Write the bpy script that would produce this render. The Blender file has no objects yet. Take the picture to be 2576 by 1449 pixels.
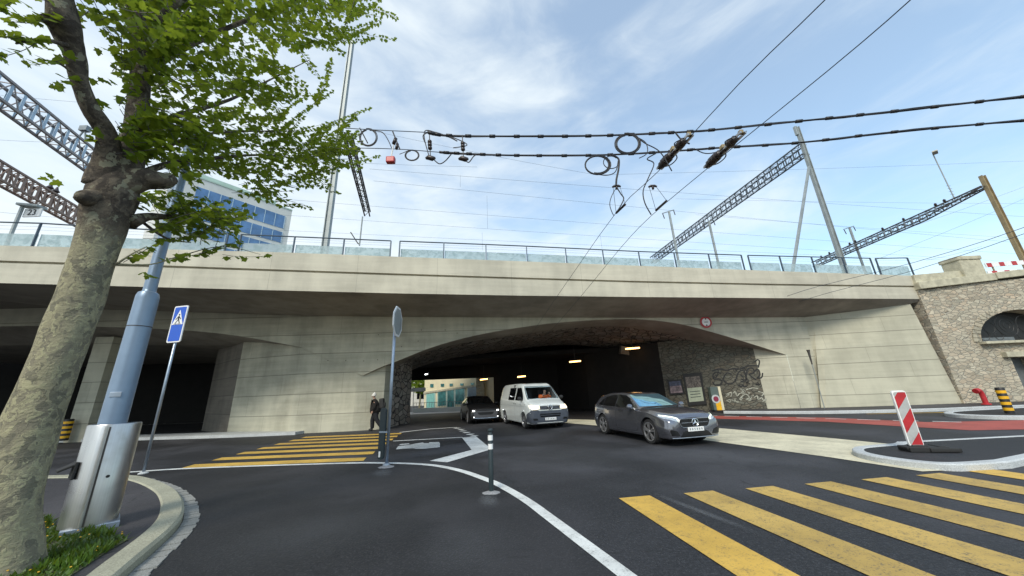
import bpy, bmesh, math, random
from mathutils import Vector as V, Matrix
from mathutils.bvhtree import BVHTree
R = math.radians
rnd = random.Random(7)
sc = bpy.context.scene
col = sc.collection
# ------------------------------------------------------------------ camera
F, ROLL, PITCH, EYE = 863.0, R(2.26), R(16.8), 1.6
CAMP = V((0, 0, EYE))
_r0 = V((1, 0, 0)); _u0 = V((0, -math.sin(PITCH), math.cos(PITCH))); FW = V((0, math.cos(PITCH), math.sin(PITCH)))
RT = _r0*math.cos(ROLL) - _u0*math.sin(ROLL); UP = _r0*math.sin(ROLL) + _u0*math.cos(ROLL)
cam = bpy.data.objects.new('camera', bpy.data.cameras.new('camera')); col.objects.link(cam)
m = Matrix((RT, UP, -FW)).transposed().to_4x4(); m.translation = CAMP
cam.matrix_world = m
cam.data.sensor_width = 36; cam.data.lens = F/2576*36; cam.data.clip_end = 2000; cam.data.clip_start = 0.05
sc.camera = cam
# ------------------------------------------------------------------ light
SUN_EL, SUN_AZ = R(42), R(200)      # azimuth clockwise from +Y
w = bpy.data.worlds.new("World"); sc.world = w; w.use_nodes = True
nt = w.node_tree; nt.nodes.clear(); N = nt.nodes.new; L = nt.links.new
sky = N('ShaderNodeTexSky'); sky.sky_type = 'NISHITA'; sky.sun_disc = False
sky.sun_elevation = SUN_EL; sky.sun_rotation = SUN_AZ; sky.air_density = 1.3; sky.dust_density = 0.6; sky.ozone_density = 2.0
tc = N('ShaderNodeTexCoord'); mp = N('ShaderNodeMapping'); mp.inputs['Scale'].default_value = (1.1, 0.8, 3.2); mp.inputs['Rotation'].default_value = (0, R(18), R(20))
L(tc.outputs['Generated'], mp.inputs['Vector'])
n1 = N('ShaderNodeTexNoise'); n1.inputs['Scale'].default_value = 1.7; n1.inputs['Detail'].default_value = 9; n1.inputs['Roughness'].default_value = .52; n1.inputs['Distortion'].default_value = .35
L(mp.outputs[0], n1.inputs['Vector'])
sep = N('ShaderNodeSeparateXYZ'); L(tc.outputs['Generated'], sep.inputs[0])
def mth(op, a, b=None, c=None, cl=False):
    n = N('ShaderNodeMath'); n.operation = op; n.use_clamp = cl
    for i, x in enumerate((a, b, c)):
        if x is None: continue
        if isinstance(x, (int, float)): n.inputs[i].default_value = x
        else: L(x, n.inputs[i])
    return n.outputs[0]
low = mth('MULTIPLY', mth('SUBTRACT', 1.0, sep.outputs['Z']), 0.24)
lft = mth('MULTIPLY', sep.outputs['X'], -0.12)
n2 = N('ShaderNodeTexNoise'); n2.inputs['Scale'].default_value = 4.2; n2.inputs['Detail'].default_value = 10; n2.inputs['Roughness'].default_value = .58; n2.inputs['Distortion'].default_value = .6; L(mp.outputs[0], n2.inputs['Vector'])
cov = mth('ADD', mth('ADD', mth('ADD', mth('MULTIPLY', n1.outputs['Fac'], .62), mth('MULTIPLY', n2.outputs['Fac'], .40)), low), lft)
cr = N('ShaderNodeMapRange'); cr.inputs['From Min'].default_value = .43; cr.inputs['From Max'].default_value = .84; cr.inputs['To Min'].default_value = .26; cr.inputs['To Max'].default_value = .97; cr.interpolation_type = 'SMOOTHSTEP'
L(cov, cr.inputs['Value'])
mx = N('ShaderNodeMix'); mx.data_type = 'RGBA'; L(cr.outputs[0], mx.inputs['Factor'])
SKYS = 0.132
sk2 = N('ShaderNodeVectorMath'); sk2.operation = 'MULTIPLY'; L(sky.outputs[0], sk2.inputs[0]); sk2.inputs[1].default_value = (.98, 1.22, 1.27)
L(sk2.outputs[0], mx.inputs['A']); mx.inputs['B'].default_value = (5.0, 5.45, 5.65, 1)
bg = N('ShaderNodeBackground'); bg.inputs['Strength'].default_value = SKYS; L(mx.outputs['Result'], bg.inputs['Color'])
wo = N('ShaderNodeOutputWorld'); L(bg.outputs[0], wo.inputs['Surface'])
sun = bpy.data.objects.new('sun', bpy.data.lights.new('sun', 'SUN')); col.objects.link(sun)
sun.data.energy = 2.0; sun.data.angle = R(18); sun.data.color = (1, .93, .80)
sun.rotation_euler = (math.pi/2 - SUN_EL, 0, -SUN_AZ + math.pi)
sc.view_settings.view_transform = 'Standard'; sc.view_settings.look = 'None'; sc.view_settings.exposure = 0.55; sc.view_settings.gamma = 1
# ------------------------------------------------------------------ unprojection (pixel of a 2576-wide picture -> a point at a REAL place)
K = 1.24224
def ray(x, y): return FW*F + RT*(x-1288) - UP*(y-724.5)
def G(x, y, z=0.0):
    d = ray(x, y); return CAMP + d*((z-EYE)/d.z)
def at(x, y, X, Y):
    d = ray(x, y); t = (X*d.x+Y*d.y)/(d.x**2+d.y**2); return V((X, Y, EYE+d.z*t))
def HD(x, y, D):
    d = ray(x, y); return CAMP + d*(D/math.hypot(d.x, d.y))
def onpl(x, y, A, B):
    d = ray(x, y); nx, ny = -(B[1]-A[1]), (B[0]-A[0])
    t = (A[0]*nx+A[1]*ny)/(d.x*nx+d.y*ny); return CAMP + d*t
# ------------------------------------------------------------------ materials
class MT:
    def __init__(s, name):
        s.m = bpy.data.materials.new(name); s.m.use_nodes = True; s.t = s.m.node_tree
        s.b = s.t.nodes['Principled BSDF']; s.out = s.t.nodes['Material Output']
        s.tc = s.n('ShaderNodeTexCoord'); g = s.n('ShaderNodeNewGeometry'); s.pos = g.outputs['Position']; s.obj = s.tc.outputs['Object']; s.nor = g.outputs['Normal']
    def n(s, k, **kw):
        n = s.t.nodes.new(k)
        for a, v in kw.items(): setattr(n, a, v)
        return n
    def put(s, sock, v):
        if isinstance(v, bpy.types.NodeSocket): s.t.links.new(v, sock)
        elif isinstance(v, tuple) and len(v) == 3 and sock.type == 'RGBA': sock.default_value = (*v, 1)
        else: sock.default_value = v
    def noise(s, vec, scale, det=4, rough=.5, dist=0, sx=None):
        if sx: vec = s.scale(vec, sx)
        n = s.n('ShaderNodeTexNoise'); s.put(n.inputs['Vector'], vec); n.inputs['Scale'].default_value = scale; n.inputs['Detail'].default_value = det
        n.inputs['Roughness'].default_value = rough; n.inputs['Distortion'].default_value = dist; return n.outputs['Fac']
    def scale(s, vec, sx):
        n = s.n('ShaderNodeMapping'); s.put(n.inputs['Vector'], vec); n.inputs['Scale'].default_value = sx; return n.outputs[0]
    def voro(s, vec, scale, feat='F1', sx=None, out='Distance', rand=1):
        if sx: vec = s.scale(vec, sx)
        n = s.n('ShaderNodeTexVoronoi', feature=feat); s.put(n.inputs['Vector'], vec); n.inputs['Scale'].default_value = scale; n.inputs['Randomness'].default_value = rand; return n.outputs[out]
    def math(s, op, a, b=0.0, c=0.0, cl=False):
        n = s.n('ShaderNodeMath', operation=op, use_clamp=cl)
        for i, x in enumerate((a, b, c)): s.put(n.inputs[i], x)
        return n.outputs[0]
    def ramp(s, fac, a, b, lo=0.0, hi=1.0):
        n = s.n('ShaderNodeMapRange', interpolation_type='SMOOTHSTEP'); s.put(n.inputs[0], fac)
        for i, v in zip((1, 2, 3, 4), (a, b, lo, hi)): n.inputs[i].default_value = v
        return n.outputs[0]
    def mix(s, fac, a, b, mode='MIX'):
        n = s.n('ShaderNodeMix', data_type='RGBA', blend_type=mode); s.put(n.inputs['Factor'], fac); s.put(n.inputs['A'], a); s.put(n.inputs['B'], b); return n.outputs['Result']
    def xyz(s, v):
        n = s.n('ShaderNodeSeparateXYZ'); s.put(n.inputs[0], v); return n.outputs
    def bump(s, h, st=.3, d=.02):
        n = s.n('ShaderNodeBump'); s.put(n.inputs['Height'], h); n.inputs['Strength'].default_value = st; n.inputs['Distance'].default_value = d; s.t.links.new(n.outputs[0], s.b.inputs['Normal'])
    def set(s, col=None, rough=None, metal=None, **kw):
        if col is not None: s.put(s.b.inputs['Base Color'], col)
        if rough is not None: s.put(s.b.inputs['Roughness'], rough)
        if metal is not None: s.b.inputs['Metallic'].default_value = metal
        for k, v in kw.items(): s.put(s.b.inputs[k.replace('_', ' ')], v)
        return s.m
def plain(name, c, rough=.6, metal=0, var=.12, sc_=6, **kw):
    t = MT(name); f = t.noise(t.obj, sc_, 5, .6)
    cc = t.mix(t.ramp(f, .3, .7), tuple(x*(1-var) for x in c), tuple(min(1, x*(1+var)) for x in c))
    return t.set(cc, t.math('ADD', t.math('MULTIPLY', f, .2), rough-.1), metal, **kw)
def emis(name, c, st):
    t = MT(name); return t.set(c, .5, Emission_Color=(*c, 1), Emission_Strength=st)
def concrete(name, base, lift=1.0, off=0.0, lines=True, stain=.35, vert=0):
    t = MT(name); p = t.pos
    big = t.noise(p, .55, 5, .55, .3); strk = t.noise(p, 1.0, 5, .6, 0, (1.6, 1.6, .35)); hs = t.noise(p, 1.0, 4, .6, 0, (.35, .35, 5.0)); fine = t.noise(p, 38, 4, .7)
    v = t.math('ADD', t.math('ADD', t.math('MULTIPLY', big, .4), t.math('MULTIPLY', strk, .28)), t.math('ADD', t.math('MULTIPLY', hs, .22), t.math('MULTIPLY', fine, .10)))
    c = t.mix(t.ramp(v, .36, .64), tuple(x*(1-stain) for x in base), tuple(x*(1+stain*.45) for x in base))
    # each lift of concrete has its own slight tone
    z = t.xyz(p)[2]; zz = t.math('DIVIDE', t.math('ADD', t.math('ADD', z, off), t.math('MULTIPLY', t.noise(p, .8, 2), .012)), lift)
    fl = t.math('FLOOR', zz)
    wn = t.n('ShaderNodeTexWhiteNoise', noise_dimensions='1D'); t.put(wn.inputs['W'], fl)
    c = t.mix(t.math('MULTIPLY', wn.outputs['Value'], .22), c, tuple(x*.62 for x in base))
    hgt = fine
    if lines:
        fr = t.math('ABSOLUTE', t.math('SUBTRACT', t.math('FRACT', zz), .5)); ln = t.ramp(fr, .5-.026/lift, .5-.008/lift)
        c = t.mix(t.math('MULTIPLY', ln, .62), c, tuple(x*.2 for x in base)); hgt = t.math('SUBTRACT', fine, t.math('MULTIPLY', ln, 2.0))
    if vert:
        x = t.math('DIVIDE', t.math('ADD', t.xyz(p)[0], t.math('MULTIPLY', fl, vert*.37)), vert); fx = t.math('ABSOLUTE', t.math('SUBTRACT', t.math('FRACT', x), .5)); lv = t.ramp(fx, .5-.012/vert, .5-.003/vert)
        c = t.mix(t.math('MULTIPLY', lv, .45), c, tuple(q*.25 for q in base))
    t.bump(hgt, .25, .01)
    return t.set(c, .82)
M = {}
M['conc'] = concrete('concrete wall', (.50, .48, .375), 1.02, .15, True, .34, 3.3)
M['conc2'] = concrete('concrete beam', (.56, .525, .42), 30, 3, False, .24, 3.55)
M['concw'] = concrete('concrete wing', (.48, .46, .355), .84, .1, True, .22, 5.1)
M['black'] = plain('painted shade concrete', (.009, .0085, .008), .95, 0, .4, 1.5)  # near-black base puts the shade deep inside the tunnels into the colour
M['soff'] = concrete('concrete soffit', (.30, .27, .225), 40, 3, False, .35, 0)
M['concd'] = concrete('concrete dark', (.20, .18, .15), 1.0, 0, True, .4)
def stone(name, base, mortar, sx, dark=.5):
    t = MT(name); p = t.pos
    wp = t.noise(p, 1.7, 3); n = t.n('ShaderNodeVectorMath', operation='ADD'); cb = t.n('ShaderNodeCombineXYZ'); t.put(cb.inputs[2], t.math('MULTIPLY', wp, .25)); t.put(n.inputs[0], p); t.put(n.inputs[1], cb.outputs[0]); q = n.outputs[0]
    e = t.voro(q, 1, 'DISTANCE_TO_EDGE', sx); c = t.voro(q, 1, 'F1', sx, 'Color'); hs = t.n('ShaderNodeSeparateColor'); t.put(hs.inputs[0], c)
    a = t.mix(hs.outputs[0], tuple(x*(1-dark) for x in base), tuple(x*1.35 for x in base)); a = t.mix(t.math('MULTIPLY', hs.outputs[1], .45), a, (base[0]*1.1, base[1]*.78, base[2]*.62))
    a = t.mix(t.math('MULTIPLY', hs.outputs[2], .3), a, (base[0]*.7, base[1]*.85, base[2]*.9))
    f = t.noise(p, 14, 5, .65); a = t.mix(t.math('MULTIPLY', f, .5), a, tuple(x*.45 for x in base))
    g = t.noise(p, .5, 4); a = t.mix(t.ramp(g, .45, .7, 0, .45), a, tuple(x*.6 for x in base))
    mm = t.ramp(e, .02, .075); a = t.mix(mm, mortar, a); t.bump(t.math('ADD', t.math('MULTIPLY', mm, 1.0), t.math('MULTIPLY', f, .5)), .8, .05)
    return t.set(a, .9)
M['stone'] = stone('rubble masonry', (.55, .495, .38), (.33, .305, .25), (3.0, 3.0, 6.6), .5)
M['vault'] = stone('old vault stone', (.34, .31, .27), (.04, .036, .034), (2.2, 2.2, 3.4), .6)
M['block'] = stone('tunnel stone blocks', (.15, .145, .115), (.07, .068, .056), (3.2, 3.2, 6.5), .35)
M['sand'] = plain('sandstone coping', (.45, .42, .31), .85, 0, .2, 3)
def asphalt(name, a, b, tracks=True):
    t = MT(name); p = t.pos
    f = t.noise(p, 26, 6, .85); ff = t.noise(p, 160, 3, .7); g = t.noise(p, .35, 4, .5, .4); h = t.noise(p, 2.2, 4, .6)
    sp = t.voro(p, 36, 'F1')
    c = t.mix(t.ramp(t.math('ADD', t.math('MULTIPLY', f, .55), t.math('MULTIPLY', ff, .35)), .42, .56), a, b)
    c = t.mix(t.ramp(sp, .05, .30, .42, 0), c, (.15, .15, .155))
    c = t.mix(t.ramp(g, .4, .66, 0, .5), c, tuple(x*1.55 for x in b))
    c = t.mix(t.ramp(h, .5, .75, 0, .35), c, tuple(x*.55 for x in a))
    pt = t.voro(p, .33, 'F1', None, 'Color'); sc2 = t.n('ShaderNodeSeparateColor'); t.put(sc2.inputs[0], pt); c = t.mix(t.math('MULTIPLY', sc2.outputs[0], .16), c, tuple(x*.5 for x in a))
    cr_ = t.voro(t.scale(p, (1, 1, .01)), .42, 'DISTANCE_TO_EDGE'); wv = t.noise(p, 3, 3); ck = t.math('MULTIPLY', t.ramp(cr_, .0, .012, .8, 0), t.ramp(wv, .52, .6)); c = t.mix(ck, c, (.012, .012, .012))
    t.bump(t.math('ADD', f, sp), .55, .006)
    return t.set(c, t.ramp(g, .3, .7, .62, .78))
M['asph'] = asphalt('asphalt', (.008, .008, .009), (.048, .048, .055))
M['asph2'] = asphalt('asphalt dark', (.005, .005, .006), (.031, .030, .033))
M['asph3'] = asphalt('asphalt pavement', (.030, .028, .032), (.062, .058, .062))
def paint(name, c, wear=.35):
    t = MT(name); p = t.pos; f = t.noise(p, 55, 5, .7); g = t.noise(p, 1.1, 5, .6); h = t.noise(p, 7, 5, .65, .4)
    cc = t.mix(t.ramp(g, .35, .7, 0, .8), c, tuple(x*.66 for x in c)); cc = t.mix(t.ramp(h, .46, .72, 0, .35), cc, tuple(x*.5+.02 for x in c))
    cc = t.mix(t.ramp(t.math('ADD', f, t.math('MULTIPLY', t.math('SUBTRACT', h, .5), .35)), .54, .66, 0, wear), cc, (.06, .06, .06)); t.bump(f, .35, .004); return t.set(cc, .65)
M['chalk'] = plain('chalky paint', (.36, .36, .30), .9, 0, .3, 9); M['white'] = paint('white road paint', (.74, .75, .72), .5); M['yellow'] = paint('yellow road paint', (.66, .41, .075), .55)
M['wornw'] = paint('worn white paint', (.50, .52, .51), .8); M['yellow2'] = paint('worn yellow road paint', (.55, .365, .095), .8)
M['cream'] = paint('cream road surface', (.70, .64, .46), .35); M['red'] = paint('red cycle surface', (.42, .085, .065), .4)
def granite(name, a):
    t = MT(name); f = t.noise(t.pos, 70, 4, .8); g = t.noise(t.pos, 2, 3); c = t.mix(t.ramp(f, .35, .65), tuple(x*.6 for x in a), tuple(x*1.3 for x in a)); c = t.mix(t.ramp(g, .4, .7, 0, .5), c, tuple(x*.7 for x in a)); t.bump(f, .4, .004); return t.set(c, .8)
M['kerb'] = granite('granite kerb', (.36, .35, .26)); M['kerbw'] = granite('pale kerb', (.50, .52, .52)); M['gutter'] = granite('gutter setts', (.27, .27, .25))
M['steel'] = plain('galvanised steel', (.36, .42, .50), .38, .75, .12, 3)
M['pole'] = plain('painted grey pole', (.22, .30, .41), .4, .35, .08, 2)
def brushed():
    t = MT('brushed stainless'); f = t.noise(t.obj, 1, 5, .6, 0, (60, 60, .6)); g = t.noise(t.obj, 2.5, 5); c = t.mix(f, (.42, .42, .42), (.62, .62, .61)); c = t.mix(t.ramp(g, .5, .7, 0, .4), c, (.3, .27, .22))
    t.bump(f, .08, .003); return t.set(c, t.ramp(g, .3, .7, .26, .42), .95)
M['inox'] = brushed()
M['mast'] = plain('mast paint', (.30, .33, .33), .55, .4, .15, 1.5); M['mastb'] = plain('brown mast', (.30, .235, .13), .65, .2, .2, 1.5)
M['iron'] = plain('dark lattice iron', (.075, .07, .065), .6, .4, .3, 2); M['irong'] = plain('grey lattice steel', (.24, .27, .29), .55, .5, .2, 2)
M['irond'] = plain('dark grey lattice', (.09, .105, .12), .55, .5, .2, 2); M['cable'] = plain('black cable', (.015, .015, .018), .5); M['wire'] = plain('bare wire', (.07, .09, .12), .45, .6)
M['ins'] = plain('brown insulator', (.035, .024, .022), .35); M['blk'] = plain('black rubber', (.018, .018, .018), .7); M['grn'] = plain('dark green plastic', (.018, .03, .035), .4)
M['redp'] = plain('red paint', (.42, .022, .028), .4); M['wht'] = plain('white enamel', (.78, .78, .77), .4, 0, .04); M['blue'] = plain('blue enamel', (.01, .09, .52), .35, 0, .05)
M['blkp'] = plain('black paint', (.012, .012, .012), .5); M['yel'] = plain('yellow paint', (.75, .40, .01), .5); M['rail'] = plain('railing steel', (.075, .10, .13), .45, .5)
M['rim'] = plain('alloy', (.42, .42, .43), .3, .9); M['rimd'] = plain('dark alloy', (.42, .42, .43), .35, .8); M['tyre'] = plain('tyre', (.016, .016, .017), .8)
M['chrome'] = plain('chrome', (.75, .76, .78), .12, 1); M['grille'] = plain('grille black', (.008, .008, .009), .35); M['bump'] = plain('grey plastic bumper', (.062, .072, .092), .55)
def glass(name, c, tr, tint=(.8, .9, .95)):
    t = MT(name); t.set(c, .04, 0, IOR=1.55); t.put(t.b.inputs['Coat Weight'], 1.0); tr_ = t.n('ShaderNodeBsdfTransparent'); tr_.inputs[0].default_value = (*tint, 1); mx_ = t.n('ShaderNodeMixShader'); mx_.inputs[0].default_value = tr
    t.t.links.new(t.b.outputs[0], mx_.inputs[1]); t.t.links.new(tr_.outputs[0], mx_.inputs[2]); t.t.links.new(mx_.outputs[0], t.out.inputs['Surface']); return t.m
M['cglass'] = plain('car glass', (.004, .005, .006), .06, 0, .1); M['cglass'].node_tree.nodes['Principled BSDF'].inputs['Coat Weight'].default_value = 1
M['vglass'] = glass('windscreen', (.01, .014, .014), .88)
M['wsc'] = plain('sky reflecting windscreen', (.34, .66, .82), .05, .9, .1)  # blue of the sky's reflection is painted into the base colour
M['lampg'] = plain('headlight lens', (.55, .58, .60), .12, .5)
M['shop'] = plain('shop glass', (.05, .20, .19), .1, .3, .4, 2); M['offg'] = plain('office glass', (.13, .23, .38), .15, .4, .2, .4)
def gpanel():
    t = MT('etched glass panel'); f = t.noise(t.pos, 3.2, 6, .7, 1.5); c = t.mix(t.ramp(f, .44, .62), (.50, .55, .555), (.32, .40, .41)); t.set(c, .25)
    tr_ = t.n('ShaderNodeBsdfTransparent'); tr_.inputs[0].default_value = (.82, .95, .97, 1); mx_ = t.n('ShaderNodeMixShader'); t.put(mx_.inputs[0], t.ramp(f, .4, .65, .5, .32))
    t.t.links.new(t.b.outputs[0], mx_.inputs[1]); t.t.links.new(tr_.outputs[0], mx_.inputs[2]); t.t.links.new(mx_.outputs[0], t.out.inputs['Surface']); return t.m
M['gp'] = gpanel()
def carpaint(name, c, metal=.5, rough=.3):
    t = MT(name); f = t.noise(t.obj, 2, 3); t.set(t.mix(f, tuple(x*.92 for x in c), tuple(x*1.05 for x in c)), rough, metal); t.put(t.b.inputs['Coat Weight'], 1.0); t.put(t.b.inputs['Coat Roughness'], .04); return t.m
M['cgrey'] = carpaint('grey car paint', (.20, .205, .235), .8, .22); M['cwhite'] = carpaint('white van paint', (.70, .73, .70), 0, .4); M['cdark'] = carpaint('dark grey paint', (.10, .10, .11), .5, .35); M['cblack'] = plain('black car paint', (.008, .008, .009), .4)
def bark():
    t = MT('plane bark'); p = t.obj
    wp = t.noise(p, 5, 4, .6); n = t.n('ShaderNodeVectorMath', operation='ADD'); cb = t.n('ShaderNodeCombineXYZ')
    for i in range(3): t.put(cb.inputs[i], t.math('MULTIPLY', wp, .35))
    t.put(n.inputs[0], p); t.put(n.inputs[1], cb.outputs[0]); q = n.outputs[0]
    a = t.noise(q, 10, 6, .6, .3, (1, 1, .6)); b = t.noise(q, 17, 5, .55, .6, (1, 1, .55)); vo = t.voro(q, 16, 'F1', (1, 1, .6), 'Color'); s_ = t.n('ShaderNodeSeparateColor'); t.put(s_.inputs[0], vo)
    z = t.xyz(t.pos)[2]; hi = t.ramp(z, 3.0, 4.4)
    c = t.mix(t.ramp(a, .38, .56), (.185, .165, .115), (.27, .245, .155)); c = t.mix(t.ramp(b, .54, .57), c, (.33, .305, .185)); c = t.mix(t.ramp(s_.outputs[0], .78, .8, 0, .8), c, (.13, .12, .085))
    dk = t.mix(t.ramp(a, .40, .62), (.045, .034, .025), (.135, .108, .076)); dk = t.mix(t.ramp(s_.outputs[1], .86, .9, 0, .7), dk, (.26, .25, .17))
    c = t.mix(t.ramp(t.math('ADD', hi, t.math('MULTIPLY', t.math('SUBTRACT', a, .5), 1.2)), .35, .65), c, dk)
    wr = t.noise(p, 1, 4, .6, .3, (4, 4, 30)); t.bump(t.math('ADD', t.math('ADD', a, t.math('MULTIPLY', b, .7)), t.math('MULTIPLY', wr, .5)), .7, .03)
    return t.set(c, .9)
M['bark'] = bark()
def leafm(name, c1, c2, trans=.45):
    t = MT(name); oi = t.n('ShaderNodeObjectInfo'); f = t.noise(t.pos, 2.0, 3); wn = t.n('ShaderNodeTexWhiteNoise'); vv = t.scale(t.pos, (9, 9, 9)); sn = t.n('ShaderNodeVectorMath', operation='FLOOR'); t.put(sn.inputs[0], vv); t.put(wn.inputs[0], sn.outputs[0])
    c = t.mix(t.ramp(f, .35, .65), c1, c2); c = t.mix(t.math('MULTIPLY', wn.outputs['Value'], .45), c, tuple(x*.4 for x in c1)); t.set(c, .5)
    tl = t.n('ShaderNodeBsdfTranslucent'); t.put(tl.inputs[0], t.mix(.5, c, (.40, .50, .04))); mx_ = t.n('ShaderNodeMixShader'); mx_.inputs[0].default_value = trans
    t.t.links.new(t.b.outputs[0], mx_.inputs[1]); t.t.links.new(tl.outputs[0], mx_.inputs[2]); t.t.links.new(mx_.outputs[0], t.out.inputs['Surface']); return t.m
M['leaf'] = leafm('plane leaf', (.10, .175, .012), (.22, .29, .025), .45); M['grass'] = leafm('grass', (.030, .075, .010), (.075, .15, .015), .25)
M['soil'] = plain('soil', (.05, .055, .025), .95, 0, .4, 20)
M['skin'] = plain('skin', (.42, .26, .19), .5); M['coat'] = plain('brown black coat', (.012, .010, .009), .85); M['jeans'] = plain('dark jeans', (.008, .009, .012), .85); M['hat'] = plain('white wool hat', (.62, .61, .57), .9)
M['oran'] = plain('orange work jacket', (.85, .17, .04), .7); M['seat'] = plain('dark seat', (.02, .02, .022), .8)
M['facade'] = plain('cream facade', (.80, .70, .46), .85, 0, .08, 1); M['facw'] = plain('white facade', (.62, .63, .60), .8, 0, .06, .5); M['roofg'] = plain('pale green roof', (.42, .55, .47), .6, 0, .1, .4)
M['palef'] = plain('pale blue frame', (.38, .52, .62), .4); M['hl'] = emis('lit headlight', (1, .84, .58), 1.0); M['hlw'] = emis('lit white headlight', (.95, 1, 1), 3.0); M['tl'] = emis('lit orange lamp', (1, .52, .16), 5.0); M['drl'] = emis('daylight strip', (.85, .95, .80), 1.3)
# ------------------------------------------------------------------ mesh tools
def tag(o, label=None, cat=None, group=None, kind=None):
    for k, v in (('label', label), ('category', cat), ('group', group), ('kind', kind)):
        if v: o[k] = v
    return o
def empty(name, loc, label, cat, group=None, rz=0):
    o = bpy.data.objects.new(name, None); col.objects.link(o); o.location = loc; o.rotation_euler = (0, 0, rz); o.empty_display_size = .2
    return tag(o, label, cat, group)
def rootloc(p):
    while p.parent: p = p.parent
    return p.location.copy()
class MB:
    def __init__(s): s.v = []; s.f = []; s.mi = []; s.k = 0
    def add(s, vs, fs):
        n = len(s.v); s.v += [V(x) for x in vs]; s.f += [[i+n for i in f] for f in fs]; s.mi += [s.k]*len(fs); return s
    def poly(s, pts): return s.add(pts, [list(range(len(pts)))])
    def box(s, c, d, ax=None):
        c = V(c); ax = ax or (V((1, 0, 0)), V((0, 1, 0)), V((0, 0, 1)))
        vs = [c+ax[0]*(d[0]/2*i)+ax[1]*(d[1]/2*j)+ax[2]*(d[2]/2*k) for i in (-1, 1) for j in (-1, 1) for k in (-1, 1)]
        return s.add(vs, [(0, 1, 3, 2), (4, 6, 7, 5), (0, 4, 5, 1), (2, 3, 7, 6), (0, 2, 6, 4), (1, 5, 7, 3)])
    def bar(s, a, b, w, h, up=V((0, 0, 1))):
        a, b = V(a), V(b); x = (b-a); l = x.length; x = x/l; y = up.cross(x)
        if y.length < 1e-4: y = V((1, 0, 0))
        y.normalize(); z = x.cross(y); return s.box((a+b)/2, (l, w, h), (x, y, z))
    def tube(s, pts, r, n=8, cap=True, jit=0, seed=0):
        pts = [V(p) for p in pts]; rs = r if isinstance(r, (list, tuple)) else [r]*len(pts); rg = random.Random(seed)
        t = (pts[1]-pts[0]).normalized(); a = t.orthogonal().normalized(); vs = []
        ph = [rg.random()*6.28 for _ in range(6)]
        for i, p in enumerate(pts):
            t2 = ((pts[min(i+1, len(pts)-1)]-pts[max(i-1, 0)])).normalized(); q = t.rotation_difference(t2); a = q @ a; a = (a-t2*a.dot(t2)).normalized(); t = t2; b = t.cross(a)
            for j in range(n):
                th = 2*math.pi*j/n; rr = rs[i]*(1+(jit*(math.sin(th*2+ph[0]+i*.5)+.7*math.sin(th*3+ph[1]-i*.8)+.5*math.sin(th*5+ph[2]+i*1.3)) if jit else 0))
                vs.append(p+a*(math.cos(th)*rr)+b*(math.sin(th)*rr))
        fs = [(i*n+j, i*n+(j+1) % n, (i+1)*n+(j+1) % n, (i+1)*n+j) for i in range(len(pts)-1) for j in range(n)]
        if cap: fs += [list(range(n))[::-1], [(len(pts)-1)*n+j for j in range(n)]]
        return s.add(vs, fs)
    def prism(s, pts, d):
        n = len(pts); pts = [V(p) for p in pts]; d = V(d)
        return s.add(pts+[p+d for p in pts], [list(range(n))[::-1], [i+n for i in range(n)]]+[(i, (i+1) % n, n+(i+1) % n, n+i) for i in range(n)])
    def lathe(s, c, prof, n=24, ax='z', caps=True):
        c = V(c); vs = []
        for r, h in prof:
            for j in range(n):
                a = 2*math.pi*j/n
                vs.append(c+(V((r*math.cos(a), r*math.sin(a), h)) if ax == 'z' else V((r*math.cos(a), h, r*math.sin(a))) if ax == 'y' else V((h, r*math.cos(a), r*math.sin(a)))))
        m_ = len(prof); fs = [(i*n+j, i*n+(j+1) % n, (i+1)*n+(j+1) % n, (i+1)*n+j) for i in range(m_-1) for j in range(n)]
        if caps: fs += [list(range(n))[::-1], [(m_-1)*n+j for j in range(n)]]
        return s.add(vs, fs)
    def grid(s, rows):
        n = len(rows[0]); return s.add([p for r in rows for p in r], [(i*n+j, i*n+j+1, (i+1)*n+j+1, (i+1)*n+j) for i in range(len(rows)-1) for j in range(n-1)])
    def build(s, name, mat, parent=None, local=False, smooth=False, bevel=0, norm=True):
        me = bpy.data.meshes.new(name)
        if parent is not None: off = V((0, 0, 0)) if local else rootloc(parent)
        else:
            if local: off = V((0, 0, 0))
            else:
                c = sum(s.v, V((0, 0, 0)))/len(s.v); off = V((c.x, c.y, min(v.z for v in s.v)))
        me.from_pydata([v-off for v in s.v], [], s.f)
        mats = mat if isinstance(mat, (list, tuple)) else [mat]
        for m_ in mats: me.materials.append(m_)
        if len(mats) > 1: me.polygons.foreach_set('material_index', s.mi)
        if norm or bevel:
            bm = bmesh.new(); bm.from_mesh(me)
            if norm: bmesh.ops.recalc_face_normals(bm, faces=bm.faces)
            if bevel: bmesh.ops.bevel(bm, geom=[e for e in bm.edges if e.is_manifold and e.calc_face_angle(0) > .5], offset=bevel, segments=2, affect='EDGES', profile=.6)
            bm.to_mesh(me); bm.free()
        if smooth:
            me.polygons.foreach_set('use_smooth', [True]*len(me.polygons))
        o = bpy.data.objects.new(name, me); col.objects.link(o)
        if smooth == 'auto':
            me.set_sharp_from_angle(angle=R(38))
        if parent is not None: o.parent = parent
        elif not local: o.location = off
        return o
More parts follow.
